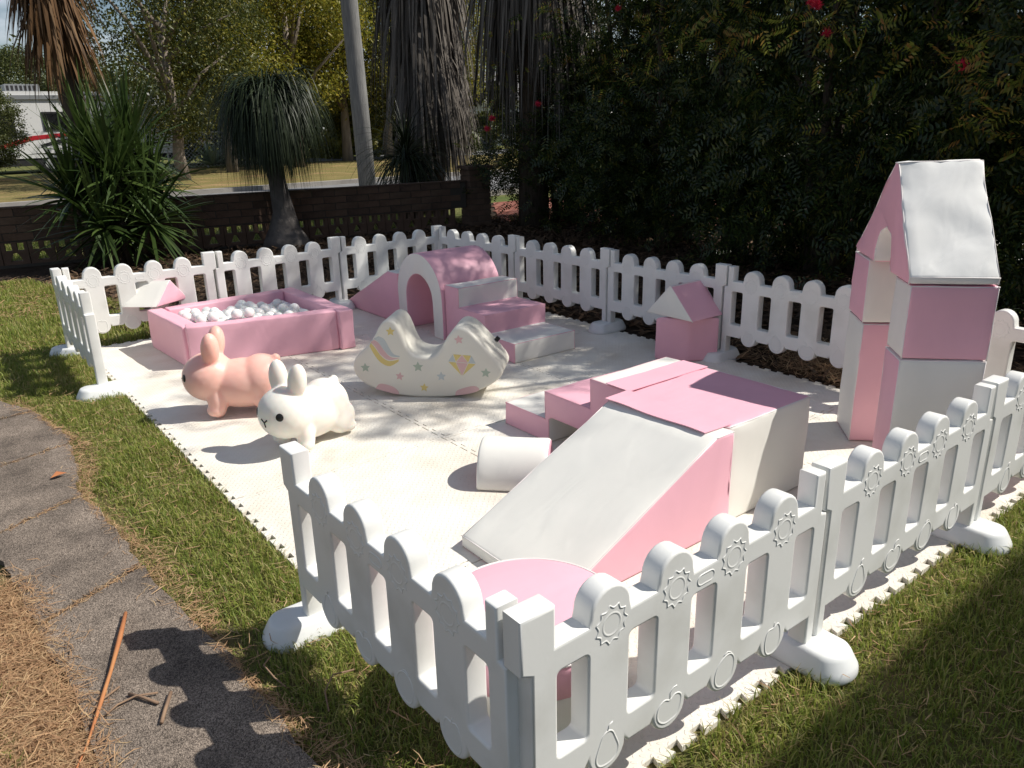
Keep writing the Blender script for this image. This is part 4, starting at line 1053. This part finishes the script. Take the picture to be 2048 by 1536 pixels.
# yucca clump in front of the wall, at the left
yb = np.array([1.22, 8.6])
ro_y = tag(empty('yucca', (*yb, 0)), 'big spiky yucca clump with sword leaves in front of the brick wall', 'yucca')
ro_y.scale = (.72, .72, .98)
hd = [(-.55, .1, .75), (.0, -.2, .95), (.5, .05, .8), (-.2, .2, 1.15), (.35, .25, 1.2), (-.3, -.3, .45), (.35, -.3, .45), (0, .1, .35)]
Ls = [straps(120, h_, .92, .062, RNG.uniform(-.45, 1.45, 120), .35, 5) for h_ in hd]
V, F = joinVF(Ls); link('leaves', me_np('leaves', V, F, YUC), parent=ro_y)
g = Geo()
for h_ in hd: g.tube([(h_[0]*.3, h_[1]*.3, 0), (h_[0]*.7, h_[1]*.7, h_[2]*.55), h_], [.09, .075, .06], 8)
g.build('stem', [BARK], parent=ro_y, smooth=True)
# tall yucca trunk with a hanging skirt of dead leaves
tx = np.array([1.05, 9.1])
ro_t = tag(empty('tall_yucca', (*tx, 0)), 'tall yucca trunk wrapped in a skirt of hanging brown dead leaves', 'yucca')
g = Geo(); g.tube([(0, 0, 0), (.05, 0, 1.2), (-.02, .02, 2.4), (-.1, .05, 4.6)], [.16, .13, .12, .1], 10); g.build('trunk', [BARK], parent=ro_t, smooth=True)
zb = RNG.uniform(2.5, 4.3, 900); ba = RNG.uniform(0, 2*np.pi, 900)
V, F = straps(900, np.column_stack([np.cos(ba)*.1-.03, np.sin(ba)*.1, zb]), .78, .04, RNG.uniform(-1.25, -.5, 900), 1.6, 5, az=ba)
link('dead_leaves', me_np('dead_leaves', V, F, DEADL), parent=ro_t)
V, F = straps(260, (-.1, .05, 4.5), .8, .05, RNG.uniform(-.4, 1.4, 260), .5, 5); link('leaves', me_np('leaves', V, F, YUC), parent=ro_t)
# ponytail palm
pp_ = np.array([3.08, 8.56])
PS = 1.03
ro_p = tag(empty('ponytail_palm', (*pp_, 0)), 'ponytail palm with a swollen grey base and drooping mop of thin leaves', 'palm')
g = Geo(); g.tube([(0, 0, -.02), (0, 0, .08), (0, .01, .22), (.01, .01, .42), (-.03, 0, .75), (-.06, 0, 1.15), (-.05, 0, 1.75)], [.30, .27, .19, .13, .105, .095, .07], 14); g.build('trunk', [mat('ponytail_bark', (.10, .09, .085), .9, .2, col2=(.16, .145, .135), nscale=10, bump=.6, bscale=30, bdist=.01)], parent=ro_p, smooth=True)
hb = [(-.05, 0, 1.75), (-.2, .05, 1.7), (.12, -.05, 1.72), (0, .12, 1.62), (-.05, -.15, 1.66)]
V, F = joinVF([straps(760, h_, .90, .013, RNG.uniform(-.15, 1.4, 760), 4.4, 10, vary=.4) for h_ in hb]); link('leaves', me_np('leaves', V, F, PONY), parent=ro_p)
ro_p.scale = (PS, PS, PS)
# dark grassy clump at the foot of the palm
ro_g = tag(empty('spiky_tussock', (5.35, 9.35, 0)), 'dark arching tussock behind the wall under the hanging palm fronds', 'plant')
V, F = joinVF([straps(380, (0, 0, .92), 1.0, .016, RNG.uniform(.0, 1.5, 380), 2.3, 9), straps(200, (.1, 0, .6), .8, .016, RNG.uniform(.1, 1.4, 200), 1.7, 8)]); link('leaves', me_np('leaves', V, F, PONY), parent=ro_g)
g = Geo(); g.tube([(0, 0, 0), (0, 0, .92)], [.13, .09], 8); g.build('stem', [BARK], parent=ro_g, smooth=True)
# palms with skirts of dead fronds
def palm(loc, zt, n, lab, lo, wid, ln=1.9):
    root = tag(empty('palm_tree', (*loc, 0)), lab, 'palm')
    g = Geo(); g.tube([(0, 0, 0), (.03, 0, zt*.5), (0, .03, zt)], [.22, .17, .15], 12); g.build('trunk', [BARK], parent=root, smooth=True)
    parts = []
    for i in range(n):
        a = RNG.uniform(0, 2*np.pi); zc = RNG.uniform(lo+ln*.8, zt); rad = wid*RNG.uniform(.35, 1.0)
        # one frond: a hanging rib with long segments
        rib0 = np.array([.15*math.cos(a), .15*math.sin(a), zc]); rib1 = np.array([rad*math.cos(a), rad*math.sin(a), zc-.5])
        m_ = 26; bs = rib0+(rib1-rib0)*RNG.uniform(.3, 1, (m_, 1)); az = a+RNG.normal(0, .8, m_)
        parts.append(straps(m_, bs, ln, .045, RNG.uniform(-1.45, -.6, m_), 2.6, 5, az=az, vary=.35))
    V, F = joinVF(parts); link('dead_fronds', me_np('dead_fronds', V, F, DEADF), parent=root)
    V, F = joinVF([straps(30, (0, 0, zt+.1), 2.0, .07, RNG.uniform(-.2, 1.3, 30), .9, 6) for _ in range(5)]); link('green_fronds', me_np('green_fronds', V, F, YUC), parent=root)
    return root
palm((6.15, 9.95), 5.2, 60, 'palm with a long ragged skirt of grey dead fronds hanging over the wall end', .85, .42)
pq_ = bearing(1065, 11.2); palm((pq_[0], pq_[1]), 6.0, 62, 'second palm with grey dead fronds hanging above the driveway', 1.95, .62)

# ------------------------------------------------------------------ street: pole, trees, caravan, houses
POLE = mat('weathered_pole', (.14, .14, .135), .9, .2, col2=(.24, .235, .22), nscale=5, stretch=(9, 9, .6), bump=.5, bscale=10, bdist=.02)
pole = tag(empty('power_pole', (8.4, 16.4, 0)), 'weathered grey timber power pole leaning slightly beyond the wall', 'pole')
g = Geo(); g.tube([(0, 0, -.1), (-.04, .02, 2.2), (-.09, .05, 4.6), (-.16, .10, 8.5)], [.205, .20, .19, .165], 14); g.build('post', [POLE], parent=pole, smooth=True)
g = Geo(); g.box(-1.1, 1.1, -.06, .06, 7.75, 7.88); ca_ = g.build('crossarm', [POLE], parent=pole); ca_.rotation_euler = (0, 0, R(90))
WIRE = mat('wire', (.03, .03, .03), .5)
for i, (dz_, off) in enumerate(((8.0, -.9), (8.0, .9), (6.4, 0))):
    p0 = Vector((8.25, 16.5+off, dz_)); p1 = Vector((-22, 58+off, dz_+.6)); P = []
    for k in range(17):
        q = p0.lerp(p1, k/16); q.z -= 1.0*4*(k/16)*(1-k/16); P.append(q)
    g = Geo(); g.tube(P, .012, 5); tag(g.build('overhead_wire', [WIRE]), ['upper thin overhead wire crossing the sky at top left', 'middle thin overhead wire crossing the sky at top left', 'lowest thin overhead wire crossing the sky at top left'][i], 'wire', 'overhead wires')
STREET = leafmat('street_leaf', [(.10, .12, .016), (.20, .20, .026), (.32, .28, .035), (.14, .16, .022), (.42, .33, .05)], .45, .5)
FARL = leafmat('far_leaf', [(.05, .07, .02), (.09, .11, .03), (.15, .16, .05), (.07, .09, .03)], .5, .4)
PALEB = mat('pale_bark', (.16, .13, .105), .95, .1, col2=(.27, .23, .19), nscale=2.4, stretch=(3, 3, .7), bump=.6, bscale=9, bdist=.03)
def tree_meshes(h, cr, cz0, n, leaf, m, seed, trunk_r=.2, per=80, spr=.11):
    global RNG
    RNG = np.random.default_rng(seed); random.seed(seed)
    g = Geo(); tips = []
    P = [(0, 0, -.05), (.05, .03, cz0*.5), (-.05, .02, cz0), (.06, -.03, (cz0+h)/2)]; g.tube(P, [trunk_r*1.25, trunk_r, trunk_r*.8, trunk_r*.45], 10)
    for i in range(9):
        a = 2*math.pi*i/9+random.uniform(-.3, .3); z0 = random.uniform(cz0*.75, (cz0+h)/2); e_ = (math.cos(a)*cr*random.uniform(.5, .9), math.sin(a)*cr*random.uniform(.5, .9), z0+(h-z0)*random.uniform(.25, .8))
        mid = (e_[0]*.45, e_[1]*.45, z0+(e_[2]-z0)*.6); g.tube([(0, 0, z0), mid, e_], [trunk_r*.5, trunk_r*.28, trunk_r*.08], 6); tips.append(e_)
    rf = lambda z: cr*math.sqrt(max(.04, 1-((z-(cz0+h)/2)/((h-cz0)/2))**2))
    C, P = crown_points(n, per, (cz0, h), rf, cr*spr, .45)
    D = unit(len(P)); D[:, 2] -= .5; N = unit(len(P)); N[:, 2] += .6
    return leafmesh('crown', P, D, N, leaf*RNG.uniform(.7, 1.3, len(P)), leaf*.5, m), g.mesh('trunk', [PALEB], True)
tA = tree_meshes(7.6, 2.6, 1.9, 150, .13, STREET, 3, .17, 150, .12); tB = tree_meshes(8.4, 3.1, 2.3, 170, .14, STREET, 4, .2, 150, .12)
STREETD = leafmat('shaded_street_leaf', [(.03, .045, .010), (.06, .075, .014), (.10, .11, .02), (.04, .055, .012), (.24, .22, .04)], .45, .35)  # street leaf darkened: backlit shade put into the colour, with sparse lit tints
tD = tree_meshes(8.6, 3.3, 1.7, 190, .13, STREETD, 9, .2, 150, .12)
def place_tree(name, loc, tm_, s, rz, lab, grp=None):
    root = tag(empty(name, (*loc, 0), rz), lab, 'tree', grp); root.scale = (s, s, s)
    link('trunk', tm_[1], parent=root); link('crown', tm_[0], parent=root); return root
place_tree('street_tree', (8.66, 26.5), tA, 1.0, .3, 'yellow green street tree whose pale trunk stands on the dry verge', 'street trees')
place_tree('street_tree', bearing(352, 25.5), tD, .84, 2.2, 'dark street tree left of the pale trunk, above the chain fence', 'street trees')
place_tree('street_tree', bearing(690, 35), tB, .95, 4.0, 'yellow green street tree behind the power pole', 'street trees')
place_tree('street_tree', bearing(590, 31), tA, 1.15, 5.0, 'yellow green street tree behind the ponytail palm', 'street trees')
place_tree('street_tree', bearing(520, 35), tD, 1.0, .7, 'dark street tree filling the gap behind the ponytail palm', 'street trees')
place_tree('street_tree', bearing(775, 36), tD, 1.05, 2.9, 'dark street tree between the pole and the hanging fronds', 'street trees')
place_tree('street_tree', (19, 30), tB, 1.0, 1.4, 'street tree seen between the palm fronds', 'street trees')
tC = tree_meshes(8.0, 3.0, 1.2, 260, .2, FARL, 6, .2)
place_tree('garden_tree', bearing(55, 54), tC, .72, .5, 'pale feathery tree against the sky at far left', 'garden trees')
place_tree('garden_tree', bearing(-34, 30), tC, .36, 2.5, 'rounded green bush cut by the left picture edge behind the caravan', 'garden trees')
place_tree('garden_tree', bearing(170, 46), tC, .62, 3.9, 'olive garden tree behind the caravan roof', 'garden trees')
# far mass of trees along the back of the street
RNG = np.random.default_rng(21)
cc = []
for k in range(90):
    s_ = RNG.uniform(-45, 75); q = np.array([12, 62])+np.array([.82, .57])*0+np.array([.93, -.37])*s_*.9+np.array([.37, .93])*RNG.uniform(0, 9); cc.append((q[0], q[1], RNG.uniform(.5, 5.2)))
cc = np.array(cc); P = np.repeat(cc, 420, 0)+RNG.normal(0, 1, (len(cc)*420, 3))*np.array([1.9, 1.9, 1.3]); P[:, 2] = np.abs(P[:, 2])
D = unit(len(P)); N = unit(len(P)); o = link('far_wood', leafmesh('far_wood', P, D, N, RNG.uniform(.3, .55, len(P)), .22, FARL)); o['kind'] = 'stuff'; o['label'] = 'far belt of mixed trees closing the end of the street'; o['category'] = 'trees'
# garden behind the chain fence
low_shrub('garden_shrub', (11.0, 34.0), 1.7, 2.2, 60, 'green garden shrub behind the chain fence', FARL, None, .22)
low_shrub('garden_shrub', (16.5, 33.5), 1.9, 2.4, 60, 'green garden shrub with reddish leaves right of the power pole', STREET, None, .22)
low_shrub('garden_shrub', (21.5, 33.0), 1.8, 2.0, 60, 'green garden shrub in front of the pale house', FARL, None, .22)
for u_, d_, lab in ((640, 44, 'tall dark shrub screening the far side of the street behind the ponytail palm'), (760, 43, 'tall dark shrub on the far side of the street right of the pole'), (850, 44, 'tall dark shrub far behind the hanging palm fronds'), (950, 45, 'tall dark shrub far away beyond the wall pillar')):
    q_ = bearing(u_, d_); sh = low_shrub('screen_shrub', (q_[0], q_[1]), 2.6, 3.4, 80, lab, STREETD, 'screening shrubs across the street', .26)
AG = leafmat('agave_leaf', [(.16, .22, .15), (.22, .28, .20), (.13, .18, .11)], .5, .2)
for (ax, ay, s_, lab) in ((9.2, 30.3, 1.0, 'left grey green agave rosette on the verge by the chain fence'), (9.9, 30.6, .85, 'right grey green agave rosette on the verge by the chain fence')):
    root = tag(empty('agave', (ax, ay, 0)), lab, 'agave', 'agaves by the chain fence'); root.scale = (s_,)*3
    V, F = straps(46, (0, 0, .12), .95, .16, RNG.uniform(.15, 1.45, 46), .35, 5); link('leaves', me_np('leaves', V, F, AG), parent=root)
GAL = mat('galvanised', (.45, .46, .46), .5, .5)
cf = tag(empty('chain_fence', (7.9, 31.2, 0)), 'galvanised chain wire fence with a pale top rail behind the agaves', 'fence')
fdx = np.array([.96, -.10]); g = Geo(); g.tube([(0, 0, 1.3), (4.2, -.4, 1.3)], .035, 6); g.build('rail', [GAL], parent=cf)
for k in range(4): g = Geo(); g.tube([(k*1.4, -k*.133, 0), (k*1.4, -k*.133, 1.34)], .03, 6); g.build('post', [GAL], parent=cf)
g = Geo()
for k in range(-9, 28):
    for s_ in (1, -1):
        x0 = k*.15; x1 = x0+1.25*s_; xa, xb = np.clip([x0, x1], 0, 4.2)
        if abs(xb-xa) < .05: continue
        za = .05+(xa-x0)/(x1-x0)*1.22; zb_ = .05+(xb-x0)/(x1-x0)*1.22
        g.tube([(xa, -xa*.095, za), (xb, -xb*.095, zb_)], .007, 3, cap=False)
g.build('mesh_wire', [GAL], parent=cf)
# caravan
CW = mat('caravan_white', (.72, .72, .71), .35, .5, coat=.3); CG = mat('caravan_grey', (.22, .23, .24), .5); CD = mat('dark_glass', (.015, .016, .018), .12, .6); CR = mat('red_stripe', (.42, .02, .03), .4); CB = mat('black_trim', (.02, .02, .022), .6)
cva, cvb = bearing(-100, 34.2, 330), bearing(255, 35.0, 330)
cv = tag(empty('caravan', (cva[0], cva[1], 0), math.atan2(cvb[1]-cva[1], cvb[0]-cva[0])), 'white caravan with red and black swoosh stripes parked across the street', 'caravan')
cp = [(-.2, .55), (7.6, .55), (7.9, .9), (7.75, 2.1), (7.3, 2.72), (6.7, 2.85), (.1, 2.85), (-.2, 2.6)]
def prof_box(pts, y0, y1):
    n = len(pts); return [(x, y0, z) for x, z in pts]+[(x, y1, z) for x, z in pts], [tuple(range(n)), tuple(range(2*n-1, n-1, -1))]+[(i, n+i, n+(i+1) % n, (i+1) % n) for i in range(n)]
Geo().add(*prof_box(cp, 0, 2.3)).build('body', [CW], parent=cv)
Geo().box(-.15, 7.5, .03, 2.27, .28, .56).build('skirt', [CB], parent=cv)
Geo().box(-.1, 6.9, -.06, .0, 2.58, 2.72).build('awning', [CG], parent=cv)
Geo().box(2.2, 3.3, .6, 1.6, 2.85, 3.12).build('roof_unit', [CG], parent=cv)
for i in range(7): Geo().box(2.25+i*.14, 2.33+i*.14, .592, .602, 2.9, 3.07).build('grille_slat', [CB], parent=cv)
for (x0, x1, z0, z1) in ((1.0, 2.2, 1.35, 2.2), (3.1, 4.4, 1.5, 2.15), (6.1, 6.9, 1.7, 2.25)):
    f_ = Geo().box(x0, x1, -.03, 0.0, z0, z1).build('window', [CB], parent=cv); Geo().box(x0+.06, x1-.06, -.036, -.031, z0+.06, z1-.06).build('pane', [CD], parent=f_)
dr = Geo().box(5.25, 5.95, -.02, 0.0, .62, 2.4).build('door', [CG], parent=cv); Geo().box(5.3, 5.36, -.05, -.021, 1.4, 1.55).build('handle', [CB], parent=dr)
def swoosh(P, Q, m, y=-.008):
    V = [(x, y, z) for x, z in P]+[(x, y, z) for x, z in Q[::-1]]; n = len(V)
    V2 = V+[(x, -.001, z) for x, _, z in V]
    Geo().add(V2, [tuple(range(n))]+[(i, n+i, n+(i+1) % n, (i+1) % n) for i in range(n)]).build('stripe', [m], parent=cv)
swoosh([(.1, .75), (1.5, 1.0), (2.6, 1.32), (3.8, 1.42), (5.1, 1.38)], [(.1, .62), (1.6, .88), (2.7, 1.18), (3.8, 1.28), (5.1, 1.3)], CR)
swoosh([(.5, .98), (1.3, 1.25), (2.3, 1.52), (2.6, 1.40)], [(.5, .9), (1.4, 1.1), (2.3, 1.32), (2.6, 1.36)], CG)
swoosh([(2.9, 1.02), (3.6, 1.2), (5.1, 1.22)], [(2.9, .92), (3.6, 1.05), (5.1, 1.1)], CB)
swoosh([(5.2, .95), (6.0, .97), (7.4, 1.0)], [(5.2, .85), (6.0, .87), (7.4, .9)], CB)
for x in (3.1, 4.0):
    wh = empty('wheel', (x, .12, .33)); wh.parent = cv
    g = Geo(); g.tube([(0, -.1, 0), (0, .12, 0)], .33, 20); g.build('tyre', [CB], parent=wh, smooth=False)
    g = Geo(); g.tube([(0, -.115, 0), (0, -.10, 0)], .19, 16); g.build('rim', [GAL], parent=wh)
# pale house across the street (glimpsed between trunks)
HW = mat('pale_render', (.60, .60, .57), .8); HRf = mat('grey_roof', (.18, .17, .17), .7)
hs_ = tag(empty('house', (26, 42, 0), R(-20)), 'pale rendered house glimpsed between the tree trunks across the street', 'house')
Geo().box(0, 12, 0, 8, 0, 2.7).build('wall', [HW], parent=hs_)
V = [(-.6, -.6, 2.702), (12.6, -.6, 2.702), (12.6, 8.6, 2.702), (-.6, 8.6, 2.702), (3.6, 4, 4.6), (8.4, 4, 4.6)]
Geo().add(V, [(0, 1, 5, 4), (1, 2, 5), (2, 3, 4, 5), (3, 0, 4), (3, 2, 1, 0)]).build('roof', [HRf], parent=hs_)
for x in (1.2, 4.6, 8.6):
    f_ = Geo().box(x, x+1.7, -.04, .0, .9, 2.1).build('window', [CW], parent=hs_); Geo().box(x+.08, x+1.62, -.05, -.041, .98, 2.02).build('pane', [CD], parent=f_)
# unseen house, added so its eave shades the grass at the lower right
oh = tag(empty('house', (1.2, -2.62, 0)), 'house added out of view so that its eave shades the lawn at lower right', 'house')
Geo().box(.6, 14, -8.6, -.75, 0, 4.9).build('wall', [HW], parent=oh)
V = [(0, 0, 5.0), (14.6, 0, 5.0), (14.6, -9.2, 5.0), (0, -9.2, 5.0), (4, -4.6, 6.6), (10.6, -4.6, 6.6)]
Geo().add(V, [(0, 1, 5, 4), (1, 2, 5), (2, 3, 4, 5), (3, 0, 4), (3, 2, 1, 0)]).build('roof', [HRf], parent=oh)
Geo().box(0, 14.6, .0, .11, 4.9, 5.02).build('gutter', [CW], parent=oh)
for x in (2, 6, 10):
    for z in (1.0, 3.3):
        f_ = Geo().box(x, x+1.5, -.75, -.71, z, z+1.1).build('window', [CW], parent=oh); Geo().box(x+.07, x+1.43, -.709, -.70, z+.07, z+1.03).build('pane', [CD], parent=f_)
